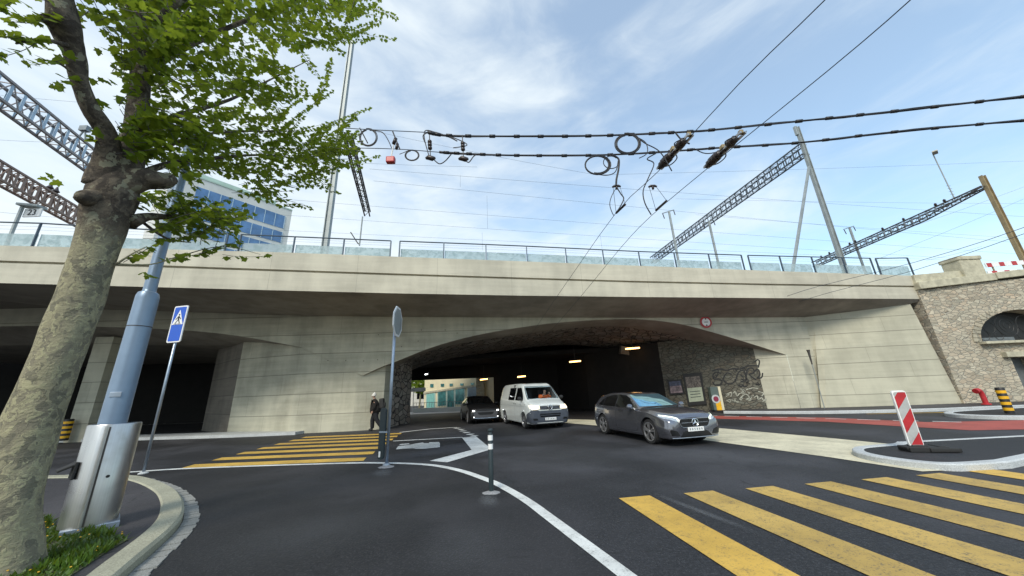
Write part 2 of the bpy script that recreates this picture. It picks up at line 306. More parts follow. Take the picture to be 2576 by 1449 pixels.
def parts(b, name, mat, parent, **k):   # every loose piece of b becomes a part of its own
    par = list(range(len(b.v)))
    def find(i):
        while par[i] != i: par[i] = par[par[i]]; i = par[i]
        return i
    for f in b.f:
        for j in f[1:]: par[find(j)] = find(f[0])
    gr = {}
    for f in b.f: gr.setdefault(find(f[0]), []).append(f)
    for fs in gr.values():
        ids = sorted({i for f in fs for i in f}); mp_ = {i: n for n, i in enumerate(ids)}; q = MB(); q.add([b.v[i] for i in ids], [[mp_[i] for i in f] for f in fs]); q.build(name, mat, parent, **k)
def cat(pts, k=6):   # smooth curve through points
    pts = [V(p) for p in pts]; out = []
    for i in range(len(pts)-1):
        p0 = pts[max(i-1, 0)]; p1 = pts[i]; p2 = pts[i+1]; p3 = pts[min(i+2, len(pts)-1)]
        for j in range(k):
            t = j/k; out.append(.5*((2*p1)+(p2-p0)*t+(2*p0-5*p1+4*p2-p3)*t*t+(3*p1-p0-3*p2+p3)*t**3))
    return out+[pts[-1]]
def lerp(a, b, t): return a+(b-a)*t
# ================================================================== THE GROUND
def sheet(name, pts, z, mat):
    b = MB(); b.poly([V((p[0], p[1], z)) for p in pts]); o = b.build(name, mat); return tag(o, kind='structure')
g = MB(); g.grid([[V((x, y, 0)) for x in (-900, -60, -20, 0, 20, 60, 900)] for y in (-300, -10, 0, 10, 25, 60, 900)]); tag(g.build('ground', M['asph']), kind='structure')
def strip(name, pts, wd, z, mat, kind=True):
    pts = [V((p[0], p[1], z)) for p in pts]; a = []; c = []
    for i, p in enumerate(pts):
        t = (pts[min(i+1, len(pts)-1)]-pts[max(i-1, 0)]).normalized(); n = V((-t.y, t.x, 0)); w_ = wd[i] if isinstance(wd, list) else wd; a.append(p+n*w_/2); c.append(p-n*w_/2)
    b = MB(); b.grid([a, c]); return tag(b.build(name, mat), kind='structure')
# darker footway inside the edge line (lower left)
edge = cat([(-14, 9.2), (-11.4, 9.5), (-9.96, 9.62), (-8.8, 9.80), (-6.83, 9.79), (-4.28, 9.66), (-3.35, 9.47), (-2.74, 9.30), (-2.11, 9.0), (-1.64, 8.63), (-1.18, 8.13), (-.77, 7.56), (-.41, 7.0), (-.1, 6.38), (.15, 5.8), (.33, 5.3), (.65, 4.4), (.93, 3.6), (1.4, 2.2), (2.1, -1)])
edge = [(p.x, p.y) for p in [V((q[0], q[1], 0)) for q in edge]]
sheet('footway', [(p[0]-.0, p[1]) for p in edge]+[(-14, -1)], .004, M['asph2'])
strip('edge_line_marking', edge, .16, .008, M['white'])
# pedestrian crossings
for i in range(7):
    y = 10.16+i*1.04; b = MB(); x0 = -8.85-.10*i-.02; x1 = -4.15-.17*i
    b.poly([V((x0-.0, y-.26, .008)), V((x1+.06, y-.24, .008)), V((x1-.07, y+.27, .008)), V((x0-.1, y+.25, .008))]); tag(b.build('crossing_stripe', M['yellow']), kind='structure')
for i in range(7):
    d = V((.155, -.985, 0)); n = V((.985, .155, 0)); o = V((1.48, 5.87, .008))+V((1.03, .122, 0))*i; L_ = 6
    wd = .50; b = MB(); b.poly([o, o+n*wd+V((0, .0, 0)), o+n*wd+d*L_, o+d*L_]); tag(b.build('crossing_stripe', M['yellow'] if i in (0, 6) else M['yellow2']), kind='structure')
sheet('white_chevron_marking', [(-1.61, 14.27), (-.87, 11.34), (-.88, 10.83), (-1.75, 9.25), (-2.25, 9.53), (-1.37, 11.01), (-2.11, 14.02)], .008, M['white'])
strip('thin_white_marking', [(-4.64, 13.8), (-2.1, 14.1)], .16, .012, M['white'])
strip('bay_line_marking', [(-5.4, 16.9), (-4.3, 18.0), (-3.0, 18.3)], .2, .008, M['white'])
for p in ((-2.9, 17.9), (-2.6, 17.2), (-2.4, 16.5), (-2.15, 15.8), (-1.9, 15.1), (-1.68, 14.5)):
    strip('dash_marking', [(p[0]-.16, p[1]-.2+.2), (p[0]+.1, p[1]-.1)], .3, .009, M['white'])
# painted cycle symbol on the bay, seen flat
b = MB(); mk = lambda x, y: G((1210+x/12.88)/K, (1360+y/12.88)/K, .008)
b.poly([mk(*q) for q in ((350, 570), (440, 440), (900, 390), (1120, 340), (1440, 290), (1480, 318), (1680, 318), (1690, 280), (2080, 270), (2125, 330), (2120, 480), (1500, 545), (1150, 552), (1080, 525), (700, 540))])
b.poly([mk(*q) for q in ((470, 400), (520, 355), (880, 325), (900, 368))]); tag(b.build('road_symbol_marking', M['wornw']), kind='structure')
sheet('cream_median', [(6.99, 6.70), (7.9, 6.72), (9.4, 7.2), (9.3, 9.04), (8.83, 10.57), (7.56, 13.75), (6.2, 16.6), (4.9, 18.7), (2.79, 20.6), (1.9, 21.5), (.8, 21.5), (2.48, 18.29), (3.62, 16.4), (4.7, 13.6), (5.6, 11.0), (6.64, 8.09)], .008, M['cream'])
sheet('red_cycle_band', [(18.5, 10.1), (13.28, 11.0), (12.6, 12.9), (12.1, 14.5), (9.45, 17.5), (6.0, 22), (7.4, 22.4), (10.32, 19.0), (13.5, 15.9), (14.57, 13.2), (19.8, 12.3)], .008, M['red'])
for i in range(9):
    p = lerp(V((9.9, 19.45, 0)), V((14.9, 13.35, 0)), i/8); q = p+V((.42, -.50, 0)); strip('dash_marking', [(p.x, p.y), (q.x, q.y)], .14, .011, M['white'])
# right pavement along the wing wall with its kerb
pav = [(11.6, 20.2), (13.2, 18.9), (14.9, 17.9), (17.0, 17.3), (19.4, 16.9), (23, 16.9), (45, 16.5)]
b = MB(); b.prism([V((x, y, 0)) for x, y in pav]+[V((45, 30, 0)), V((11, 30, 0))], (0, 0, .12)); tag(b.build('pavement', M['asph3']), kind='structure')
def kerb(name, pts, w_, h, mat, kind='structure', bev=.02, z0=0.0):
    pts = [V((p[0], p[1], z0)) for p in pts]; a, c = [], []
    for i, p in enumerate(pts):
        t = (pts[min(i+1, len(pts)-1)]-pts[max(i-1, 0)]).normalized(); n = V((-t.y, t.x, 0)); a.append(p+n*w_/2); c.append(p-n*w_/2)
    up = V((0, 0, h)); bv = V((0, 0, bev)); b = MB(); k = w_*.15
    rows = [a, [x+up-bv for x in a], [lerp(x, y, .12)+up for x, y in zip(a, c)], [lerp(y, x, .12)+up for x, y in zip(a, c)], [x+up-bv for x in c], c]; b.grid(rows)
    return tag(b.build(name, mat), kind=kind)
kerb('kerb', cat([(p[0], p[1]-.0) for p in [(11.45, 20.3)]+pav[1:]], 4), .16, .135, M['kerbw'])
strip('yellow_line_marking', [(16.0, 16.9), (18.5, 16.3), (21, 16.1), (40, 15.7)], .16, .010, M['yellow'])
# island with the yellow and black bollard
isl = cat([(26, 16.3), (20.5, 15.7), (18.2, 15.35), (17.2, 14.7), (16.9, 13.9), (17.3, 13.1), (18.4, 12.6), (20, 12.4), (26, 12.2)], 6)
b = MB(); b.prism([V((p.x, p.y, 0)) for p in [V((q[0], q[1], 0)) for q in isl]], (0, 0, .12)); tag(b.build('traffic_island', M['asph2']), kind='structure')
kerb('kerb', isl, .26, .135, M['kerbw'])
# near island carrying the striped beacon
is2 = cat([(9.1, 8.95), (8.75, 8.72), (8.13, 8.62), (7.6, 8.45), (7.22, 8.0), (7.12, 7.5), (7.25, 7.0), (7.6, 6.72), (8.5, 6.78)], 5)
is2 = is2+[V((12.0, 8.0, 0))]+[V((13, 9.2, 0))]; is2 = [V((p[0], p[1], 0)) for p in is2]
b = MB(); b.prism(is2, (0, 0, .1)); tag(b.build('traffic_island', M['asph2']), kind='structure')
kerb('kerb', [(p.x, p.y) for p in is2], .2, .115, M['kerbw'])
kerb('kerb', [(13, 9.2), (9.1, 8.95)], .12, .112, M['kerbw'])
# left kerb nose with gutter of setts
ko = [(-14, 9.0), (-11, 8.95), (-9.0, 8.65), (-7.9, 8.15), (-6.6, 7.27), (-5.75, 6.55), (-5.2, 6.0), (-4.78, 5.52), (-4.42, 4.98), (-4.0, 4.2), (-3.6, 3.4), (-2.9, 1.5), (-2.2, -2)]
kc = cat(ko, 5)
ins = []
for i, p in enumerate(kc):
    t = (V((*kc[min(i+1, len(kc)-1)][:2], 0))-V((*kc[max(i-1, 0)][:2], 0))).normalized(); ins.append((V((p[0], p[1], 0)), V((-t.y, t.x, 0))))
kerb('kerb', [(p+(-n)*.14)[:2] for p, n in ins], .28, .12, M['kerb'], bev=.03)
b = MB(); rg = random.Random(3)
# individual setts laid in one gutter row
acc = 0
for i in range(len(ins)-1):
    (p, n), (q, n2) = ins[i], ins[i+1]; k = max(1, round((q-p).length/.14))
    for j in range(k):
        a = lerp(p, q, (j+.06)/k); c = lerp(p, q, (j+.94)/k); wz = .17+rg.random()*.03; h = .012+rg.random()*.012
        b.prism([a+n*.01, c+n2*.01, c+n2*wz, a+n*wz], (0, 0, h))
tag(b.build('gutter_setts', M['gutter']), kind='structure')
b = MB(); b.prism([p+(-n)*.1 for p, n in ins]+[V((-14, -2, 0))], (0, 0, .10)); tag(b.build('left_pavement', M['asph3']), kind='structure')
# concrete collars around the posts (old patch in the asphalt)
# grass patch round the tree
gp = [(-9, 3), (-7.3, 4.9), (-6.74, 5.55), (-5.9, 5.05), (-5.22, 4.95), (-4.62, 4.66), (-4.5, 4.35), (-4.2, 3.75), (-3.7, 2.9), (-3.2, 1.6), (-6, 1)]
b = MB(); b.prism([V((x, y, .098)) for x, y in gp], (0, 0, .015)); tag(b.build('planting_bed', M['soil']), kind='structure')
def inpoly(x, y, P):
    c = False
    for i in range(len(P)):
        x1, y1 = P[i][:2]; x2, y2 = P[i-1][:2]
        if (y1 > y) != (y2 > y) and x < (x2-x1)*(y-y1)/(y2-y1)+x1: c = not c
    return c
b = MB(); fl = 0
while fl < 15000:
    x, y = rnd.uniform(-8, -3.6), rnd.uniform(2.2, 5.8)
    if not inpoly(x, y, gp): continue
    cl = math.sin(x*5.1+y*3)+math.sin(x*2.3-y*6.1)
    if rnd.random() > .75+.3*cl: continue
    fl += 1; h = rnd.uniform(.03, .085)*(1.3 if cl > .5 else .8); a = rnd.random()*6.28; wv = .006+.012*rnd.random(); d = V((math.cos(a), math.sin(a), 0)); p = V((x, y, .11)); ln = V((rnd.gauss(0, .03), rnd.gauss(0, .03), 0))
    b.add([p-d*wv, p+d*wv, p+ln*.6+d*wv*.8+V((0, 0, h*.6)), p+ln+V((0, 0, h)), p+ln*.6-d*wv*.8+V((0, 0, h*.6))], [(0, 1, 2, 3, 4)])
tag(b.build('grass', M['grass'], norm=False), 'short weedy grass around the foot of the plane tree', 'grass', kind='stuff')
b = MB()
for _ in range(60):
    x, y = rnd.uniform(-6.8, -4.2), rnd.uniform(3.6, 5.3)
    if inpoly(x, y, gp):
        p = V((x, y, .155+rnd.random()*.02)); b.lathe(p, [(.002, 0), (.009, .003), (.007, .008)], 6)
tag(b.build('tiny_flowers', M['yel']), 'tiny yellow flowers dotted through the grass beside the bin', 'flowers', kind='stuff')
# ================================================================== THE BRIDGE
bridge = empty('railway_bridge', (0, 19.5, 0), 'pale concrete railway bridge with two low arches over the road', 'bridge')
FA, FB = (-11.4, 18.3), (15.0, 20.2)                   # face plane of the arches (plan)
def face(x, y): return onpl(x, y, FA, FB)
fd = V((FB[0]-FA[0], FB[1]-FA[1], 0)).normalized(); fn = V((-fd.y, fd.x, 0))      # fn points away from the viewer
# edge beam line, in plan, found at its real height
fpx = [(-700, 690), (-300, 704), (0, 712), (400, 722.5), (700, 730.5), (1000, 738), (1300, 743.5), (1600, 747), (1950, 750), (2322, 752)]
def hz(i): return [6.42, 6.38, 6.34, 6.28, 6.22, 6.15, 6.08, 6.0, 5.9, 5.80][i]
bot = [G(x, y, hz(i)) for i, (x, y) in enumerate(fpx)]
bot = [V((p.x, p.y, p.z)) for p in bot]
topx = [(-700, 582), (-300, 602), (0, 612), (400, 623), (700, 633), (1000, 646), (1300, 657), (1600, 666.5), (1950, 678), (2322, 690)]
grx = [(-700, 626), (-300, 644), (0, 654), (400, 667), (700, 678.5), (1000, 689.5), (1300, 699), (1600, 707), (1950, 713.5), (2322, 718)]
tops = [at(x, y, p.x, p.y).z for (x, y), p in zip(topx, bot)]; grs = [at(x, y, p.x, p.y).z for (x, y), p in zip(grx, bot)]
def fpt(i, z, off=0):
    p = bot[i]; q = bot[min(i+1, len(bot)-1)]; r_ = bot[max(i-1, 0)]; t = V((q.x-r_.x, q.y-r_.y, 0)).normalized(); n = V((-t.y, t.x, 0)); return V((p.x, p.y, z))+n*off
nB = len(bot)
rows = []
for (zf, off) in (('b', 0), ('g0', 0), ('g0', .10), ('g1', .10), ('g1', -.03), ('t', -.03), ('t', .38), ('tb', .38)):
    row = []
    for i in range(nB):
        z = {'b': bot[i].z, 'g0': grs[i]-.07, 'g1': grs[i]+.02, 't': tops[i], 'tb': tops[i]-.5}[zf]; row.append(fpt(i, z, off))
    rows.append(row)
b = MB(); b.grid(rows); b.poly([r_[-1] for r_ in rows]); b.build('edge_beam', M['conc2'], bridge, smooth='auto')
# soffit between edge beam and the wall face
jx = [(-700, 740), (-300, 757), (0, 768), (250, 778), (500, 786), (770, 795), (1000, 797), (1300, 799), (1600, 799.5), (1850, 799), (2022, 798)]
junc = [face(x, y) for x, y in jx]
def bline(X):   # edge beam bottom at world X
    for i in range(nB-1):
        if bot[i].x <= X <= bot[i+1].x: t = (X-bot[i].x)/(bot[i+1].x-bot[i].x); return lerp(bot[i], bot[i+1], t)
    return bot[-1] if X > bot[-1].x else bot[0]
WG = [onpl(2022, 798, FA, FB)]
wingtop = [junc[-1]]
wA, wB = (junc[-1].x, junc[-1].y), (23.35, 19.35)
wt2 = onpl(2150, 783, wA, wB); wt3 = onpl(2290, 765, wA, wB)
jall = junc+[wt2, wt3]
b = MB(); per = []
ball = []
for i, j in enumerate(jall):
    s_ = i/(len(jall)-1); k = s_*(nB-1); i0 = min(int(k), nB-2); ball.append(lerp(bot[i0], bot[i0+1], k-i0))
# sample both lines finely by parameter so that panels are perpendicular
def resample(P, n):
    Ls = [0]
    for a, c in zip(P, P[1:]): Ls.append(Ls[-1]+(c-a).length)
    out = []
    for k in range(n):
        d = Ls[-1]*k/(n-1); i = max(j for j in range(len(Ls)) if Ls[j] <= d+1e-9); i = min(i, len(P)-2); out.append(lerp(P[i], P[i+1], (d-Ls[i])/(Ls[i+1]-Ls[i])))
    return out
jr = resample(jall, 60); br = [lerp(bot[min(int(k*(nB-1)/59), nB-2)], bot[min(int(k*(nB-1)/59), nB-2)+1], k*(nB-1)/59-min(int(k*(nB-1)/59), nB-2)) for k in range(60)]
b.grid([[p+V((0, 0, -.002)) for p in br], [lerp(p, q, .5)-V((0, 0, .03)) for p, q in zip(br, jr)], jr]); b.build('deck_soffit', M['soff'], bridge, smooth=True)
# deck above (closes the sky off)
b = MB(); back = [V((-60, 40, 6.6)), V((60, 46, 6.6))]
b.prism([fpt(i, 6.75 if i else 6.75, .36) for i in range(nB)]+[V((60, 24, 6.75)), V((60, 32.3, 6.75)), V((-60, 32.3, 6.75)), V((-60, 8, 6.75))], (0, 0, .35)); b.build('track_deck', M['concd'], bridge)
# arch wall (front face) with the two arches, depth 0.9 m
arch2 = [(-600, 860), (-300, 835), (0, 821), (250, 822), (450, 830), (600, 845), (760, 874)]
arch1 = [(912, 945), (960, 923), (1000, 908), (1075, 878), (1150, 855), (1225, 838), (1300, 825), (1400, 812), (1500, 805), (1600, 803), (1700, 813), (1800, 838), (1900, 868), (1979, 893)]
a1 = cat([face(x, y) for x, y in arch1], 4); a2 = cat([face(x, y) for x, y in arch2], 4)
def jz(X):
    for p, q in zip(junc, junc[1:]):
        if p.x <= X <= q.x: return lerp(p.z, q.z, (X-p.x)/(q.x-p.x))
    return junc[0].z if X < junc[0].x else junc[-1].z
lowline = a2+[a2[-1]+V((0.02, 0, 0))]
pts = a2+a1+[V((a1[-1].x+.01, a1[-1].y, 0)), V((junc[-1].x, junc[-1].y, 0))]
b = MB(); upper = [V((p.x, p.y, jz(p.x)+.05)) for p in pts]
b.grid([pts, [lerp(p, q, .5) for p, q in zip(pts, upper)], upper]); b.build('arch_wall', M['conc'], bridge)
# concrete arch ring underside (outer edge -> inner edge where old vault begins)
inner1 = [(995, 925), (1020, 908), (1075, 885), (1150, 866), (1225, 853), (1300, 843), (1400, 830), (1500, 822), (1600, 826), (1700, 845), (1790, 872), (1860, 893), (1905, 903), (1936, 903)]
IA = (-6.9, 20.6); IB = (15.0, 22.3)
i1 = cat([onpl(x, y, IA, IB) for x, y in inner1], 4)
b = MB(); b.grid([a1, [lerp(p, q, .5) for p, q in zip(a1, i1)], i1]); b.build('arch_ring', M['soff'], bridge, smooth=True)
# lower pier walls
b = MB()
pierpts = [V((-15.53, 19.6, 0)), V((-13.4, 18.95, 0)), V((-11.42, 18.32, 0)), V((-8.35, 18.54, 0)), V((-7.02, 19.0, 0))]
def topof(P, Q, px):  # height on the pier wall where the arch underside meets it
    return px
pt = [at(610, 868, -15.53, 19.6), at(690, 869, -13.4, 18.95), at(762, 795, -11.42, 18.42), at(860, 797, -8.35, 18.54), at(992, 908, -7.02, 19.0)]
# between the two arches the wall rises behind the arch face
pt = [V((p.x, p.y, 6.0)) for p in pt]
b.grid([pierpts, pt]); b.build('pier_wall', M['conc'], bridge)
# arch 2 underside: slab behind its edge
i2 = [V((p.x, p.y, 0))+fn*1.5+V((0, 0, min(p.z, 9))) for p in a2]
i2 = [onpl(x, y, (FA[0]+fn.x*2.6, FA[1]+fn.y*2.6), (FB[0]+fn.x*2.6, FB[1]+fn.y*2.6)) for x, y in [(-600, 880), (-300, 872), (0, 869), (250, 868), (450, 868), (600, 869), (700, 869)]]
i2 = cat(i2, 4)
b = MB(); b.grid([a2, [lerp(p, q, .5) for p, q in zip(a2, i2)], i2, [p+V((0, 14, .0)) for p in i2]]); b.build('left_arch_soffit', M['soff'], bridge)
# left tunnel side wall, back wall and pillar
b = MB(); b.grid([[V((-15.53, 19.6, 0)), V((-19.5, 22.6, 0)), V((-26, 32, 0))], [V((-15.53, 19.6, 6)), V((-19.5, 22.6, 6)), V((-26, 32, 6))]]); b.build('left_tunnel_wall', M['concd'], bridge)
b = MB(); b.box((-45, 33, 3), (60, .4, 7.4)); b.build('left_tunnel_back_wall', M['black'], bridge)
b = MB(); PX = G(182, 1113); pw = (G(206, 1112)-G(155, 1114)).length
hh = at(252, 866, PX.x, PX.y).z
b.box((PX.x, PX.y+.25, hh/2+.2), (pw*.9, .5, hh+.4), (fd, fn, V((0, 0, 1)))); b.build('pillar', M['conc'], bridge)
b = MB(); kp = [G(-300, 1125), G(205, 1112), G(580, 1101), G(742, 1094)]; kp = [V((p.x, p.y, 0)) for p in kp]
b.prism(kp+[p+V((.2, 1.6, 0)) for p in reversed(kp)], (0, 0, .13)); tag(b.build('pavement', M['kerbw']), kind='structure')
# main tunnel interior
b = MB(); JL = [V((-7.02, 19.0, 0)), V((-6.98, 19.9, 0))]; b.grid([JL, [p+V((0, 0, 5)) for p in JL]]); b.build('concrete_jamb', M['conc'], bridge)
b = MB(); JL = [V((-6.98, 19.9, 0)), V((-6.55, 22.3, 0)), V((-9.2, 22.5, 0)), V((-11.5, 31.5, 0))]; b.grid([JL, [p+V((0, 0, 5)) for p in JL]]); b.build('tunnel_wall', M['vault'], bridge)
RW = [V((a1[-1].x+.0, a1[-1].y+.01, 0)), V((14.2, 20.75, 0)), V((11.3, 22.0, 0)), V((9.6, 23.2, 0)), V((5.5, 27.5, 0)), V((3.5, 32, 0))]
b = MB(); b.grid([RW[:2], [p+V((0, 0, 5.2)) for p in RW[:2]]]); b.build('concrete_jamb', M['conc'], bridge)
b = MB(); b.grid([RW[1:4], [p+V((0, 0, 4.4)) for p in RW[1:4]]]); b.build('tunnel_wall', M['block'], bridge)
b = MB(); b.grid([RW[3:], [p+V((0, 0, 4.4)) for p in RW[3:]]]); b.build('rear_tunnel_wall', M['black'], bridge)  # black from here back: tunnel shade painted on the wall
# vault
rows = [i1]
for k in range(1, 6): rows.append([p+V((-.35*k, 1.15*k, -.07*k)) for p in i1])
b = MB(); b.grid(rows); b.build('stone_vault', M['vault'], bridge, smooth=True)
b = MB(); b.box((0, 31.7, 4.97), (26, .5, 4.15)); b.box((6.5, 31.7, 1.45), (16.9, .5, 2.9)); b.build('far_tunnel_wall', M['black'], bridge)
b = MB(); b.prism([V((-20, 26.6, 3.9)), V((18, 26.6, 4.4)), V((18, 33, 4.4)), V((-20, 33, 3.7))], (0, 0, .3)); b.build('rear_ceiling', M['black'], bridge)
b = MB(); b.box((-40, 44, 3.4), (160, .4, 6.7)) if False else None
# concrete beam crossing the tunnel ceiling at right
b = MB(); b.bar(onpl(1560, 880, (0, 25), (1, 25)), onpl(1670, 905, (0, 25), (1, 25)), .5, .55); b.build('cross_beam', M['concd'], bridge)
# columns deep in the tunnel
for px in (1485, 1622):
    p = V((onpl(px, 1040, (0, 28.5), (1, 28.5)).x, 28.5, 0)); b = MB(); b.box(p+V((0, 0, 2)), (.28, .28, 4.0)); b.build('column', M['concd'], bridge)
# wing wall (battered concrete) on the right
wa = [V((junc[-1].x, junc[-1].y, 0)), V((16.4, 20.05, 0)), V((19.0, 19.65, 0)), V((23.45, 19.3, 0))]
wt = [V((14.9, 20.35, a1[-1].z+2.5)), V((junc[-1].x, junc[-1].y, junc[-1].z)), V((19.1, lerp(wA[1], wB[1], (19.1-wA[0])/(wB[0]-wA[0])), wt2.z)), wt3+V((0, 0, .0))]
wt[0] = junc[-1].copy(); wt[1] = lerp(junc[-1], wt2, .25); wt[2] = wt2+V((0, 0, .02))
b = MB(); rr = []
for k in range(7): rr.append([lerp(p, q, k/6) for p, q in zip(resample(wa, 12), resample(wt, 12))])
b.grid(rr); b.build('wing_wall', M['concw'], bridge)
# faint board patch panel seams and tie holes on the pier
b = MB()
for i, (x, y) in enumerate([(952, 842), (1000, 842), (1052, 858), (1010, 872), (1060, 830), (1120, 830), (825, 907), (870, 907), (915, 908), (950, 905), (985, 905), (1150, 838)]):
    p = face(x, y); b.lathe(p-fn*.004, [(.03, 0), (.03, .002)], 10, 'y')
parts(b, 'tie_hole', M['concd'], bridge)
# graffiti painted on the tunnel wall
def wallpt(x, y, off=.015): 
    d = ray(x, y)
    for A, B in ((RW[1], RW[2]), (RW[2], RW[3]), (RW[3], RW[4])):
        p = onpl(x, y, A, B); t = (p.x-A.x)/(B.x-A.x)
        if -.02 <= t <= 1.02 and p.y > 0: 
            n = V((B.y-A.y, -(B.x-A.x), 0)).normalized(); n = -n if n.y > 0 else n; return p+n*off
    return onpl(x, y, RW[1], RW[2])
def stroke(b, pts, w_):
    for a, c in zip(pts, pts[1:]):
        t = (c-a); 
        if t.length < 1e-4: continue
        t.normalize(); n = V((fd.y*0+0, 0, 0)); hd = V((RW[2].x-RW[1].x, RW[2].y-RW[1].y, 0)).normalized(); nn = hd.cross(V((0, 0, 1))); s_ = t.cross(nn).normalized()*w_/2; b.poly([a-s_, c-s_, c+s_, a+s_])
def cdp(x, y): return ((1900+x/3.6229)/K, (950+y/3.6229)/K)
b = MB()
for ln in ([(1280, 790), (1230, 770), (1190, 800), (1200, 850), (1260, 850), (1290, 880), (1270, 915), (1210, 915), (1185, 880)], [(1240, 800), (1225, 830)], [(1400, 800), (1350, 780), (1310, 830), (1320, 880), (1380, 905), (1430, 880), (1440, 850)], [(1440, 880), (1480, 770), (1540, 760), (1560, 860), (1500, 880)], [(1500, 800), (1530, 830)], [(1560, 860), (1580, 740), (1640, 730), (1650, 780), (1600, 800), (1680, 860)], [(1660, 760), (1700, 740), (1720, 800), (1690, 840), (1740, 830), (1750, 780)], [(1700, 720), (1715, 650), (1690, 630), (1660, 660)], [(1180, 760), (1260, 735), (1340, 750), (1420, 730), (1500, 735), (1590, 700), (1700, 700)], [(1470, 930), (1490, 915), (1500, 940), (1530, 915), (1540, 940), (1570, 925)]):
    stroke(b, [wallpt(*cdp(p[0], p[1])) for p in cat([(x, y, 0) for x, y in ln], 5)], .07)
rg = random.Random(5)
for _ in range(9):
    x, y = rg.uniform(1200, 1740), rg.uniform(700, 900); q = [(x+rg.uniform(-35, 35), y+rg.uniform(-30, 30), 0) for k in range(5)]; stroke(b, [wallpt(*cdp(p[0], p[1]), .018) for p in cat(q, 5)], .035)
b.build('black_graffiti', M['blkp'], bridge)
b = MB()
for ln in ([(1420, 1010), (1440, 990), (1460, 1040), (1490, 1010)], [(1500, 1060), (1560, 1020), (1600, 1060), (1560, 1080), (1620, 1090)], [(1650, 1060), (1690, 1040), (1700, 1080), (1740, 1060), (1760, 1090), (1790, 1070)], [(1700, 990), (1760, 1010), (1740, 1040)], [(1350, 1020), (1400, 1000), (1390, 1050)], [(1560, 970), (1640, 950), (1700, 960)]):
    stroke(b, [wallpt(*cdp(p[0], p[1])) for p in cat([(x, y, 0) for x, y in ln], 5)], .05)
for _ in range(16):
    x, y = rg.uniform(1340, 1790), rg.uniform(950, 1110); q = [(x+rg.uniform(-30, 30), y+rg.uniform(-22, 22), 0) for k in range(5)]; stroke(b, [wallpt(*cdp(p[0], p[1]), .017) for p in cat(q, 5)], .03)
b.build('white_graffiti', M['chalk'], bridge)
# ================================================================== POSTERS, CONTAINER, TUNNEL LAMPS
def wquad(b, x0, y0, x1, y1, off=.06):
    b.poly([wallpt(*cdp(*p), off) for p in ((x0[0], x0[1]), (y0[0], y0[1]), (y1[0], y1[1]), (x1[0], x1[1]))])
def poster(cs, lab, mat1, mat2, split):
    P = [wallpt(*cdp(*p), .10) for p in cs]; c = sum(P, V((0, 0, 0)))/4; r_ = empty('poster_case', (c.x, c.y, 0), lab, 'poster', 'poster cases inside the tunnel')
    n = (P[1]-P[0]).cross(P[3]-P[0]).normalized(); n = -n if n.y > 0 else n
    big = [c+(p-c)*1.28 for p in P]; b = MB(); b.prism([p-n*.09 for p in big], n*.08); b.build('frame', M['blkp'], r_)
    tl, tr, br_, bl = P; ml, mr = lerp(tl, bl, split), lerp(tr, br_, split)
    b = MB(); b.poly([tl, tr, mr, ml]); b.build('upper_print', mat1, r_); b = MB(); b.poly([ml, mr, br_, bl]); b.build('lower_print', mat2, r_)
    b = MB()
    for k in range(3): 
        q = .25+.2*k; b.poly([lerp(lerp(ml, bl, q), lerp(mr, br_, q), s_)+n*.004 for s_ in (.15, .85)]+[lerp(lerp(ml, bl, q+.05), lerp(mr, br_, q+.05), s_)+n*.004 for s_ in (.85, .15)])
    b.build('print_lines', M['grn'], r_)
poster([(875, 830), (1035, 815), (1085, 1095), (925, 1110)], 'tall framed poster with pale lower half on the tunnel wall beside the grey car', plain('dark photo print', (.10, .085, .075), .5, 0, .8, 9), plain('pale green print', (.36, .40, .30), .5), .45)
poster([(695, 880), (820, 870), (850, 1000), (715, 1010)], 'dim framed poster with dark blue and pink print, deeper inside the tunnel', plain('navy print', (.05, .06, .10), .5, 0, .5, 6), plain('grey pink print', (.20, .15, .16), .5, 0, .5, 5), .4)
p0 = G(1795, 1036); r_ = empty('utility_cabinet', (p0.x-.0, p0.y-.4, .12), 'slim cabinet with a round red and white disc, yellow and cream, at the tunnel wall', 'cabinet')
b = MB(); b.box((0, 0, .65), (.45, .3, 1.3)); b.build('cabinet_body', plain('teal box', (.09, .12, .11), .5), r_, True, bevel=.02)
b = MB(); b.box((.30, .0, .65), (.14, .34, 1.32)); b.build('cream_side_panel', M['cream'], r_, True, bevel=.01)
b = MB(); b.box((.08, -.155, .25), (.3, .012, .5)); b.build('yellow_panel', M['yel'], r_, True)
b = MB(); b.lathe((-.02, -.17, .62), [(.24, 0), (.24, .012)], 28, 'y'); b.build('disc_rim', M['kerbw'], r_, True)
b = MB(); b.lathe((-.02, -.183, .62), [(.15, 0), (.15, .01)], 28, 'y'); b.build('disc_centre', plain('dark red', (.22, .02, .05), .5), r_, True)
for px, py, Y, ln, lab in ((1592, 877, 23.5, .95, 'largest glowing orange strip lamp under the vault, above the grey car'), (1447, 910, 26.2, .85, 'glowing orange strip lamp right of the white van roof'), (1312, 948, 28, .62, 'glowing orange strip lamp just above the white van'), (1217, 955, 30.5, .62, 'pale strip lamp at the corner of the far tunnel opening'), (1072, 942, 29, .16, 'tiny pale lamp high at the dark left side of the tunnel')):
    p = onpl(px, py, (0, Y), (1, Y)); r_ = empty('tunnel_lamp', p, lab, 'lamp', 'tunnel lamps')
    b = MB(); b.bar((-ln/2, 0, 0), (ln/2, .12, .05), .14, .09); b.build('diffuser', M['tl'] if ln > .2 else M['hlw'], r_, True)
    b = MB(); b.bar((-ln/2-.03, 0, .07), (ln/2+.03, .12, .12), .18, .05); b.bar((0, .06, .1), (0, .06, 1.2), .03, .03); b.build('housing', M['blkp'], r_, True)
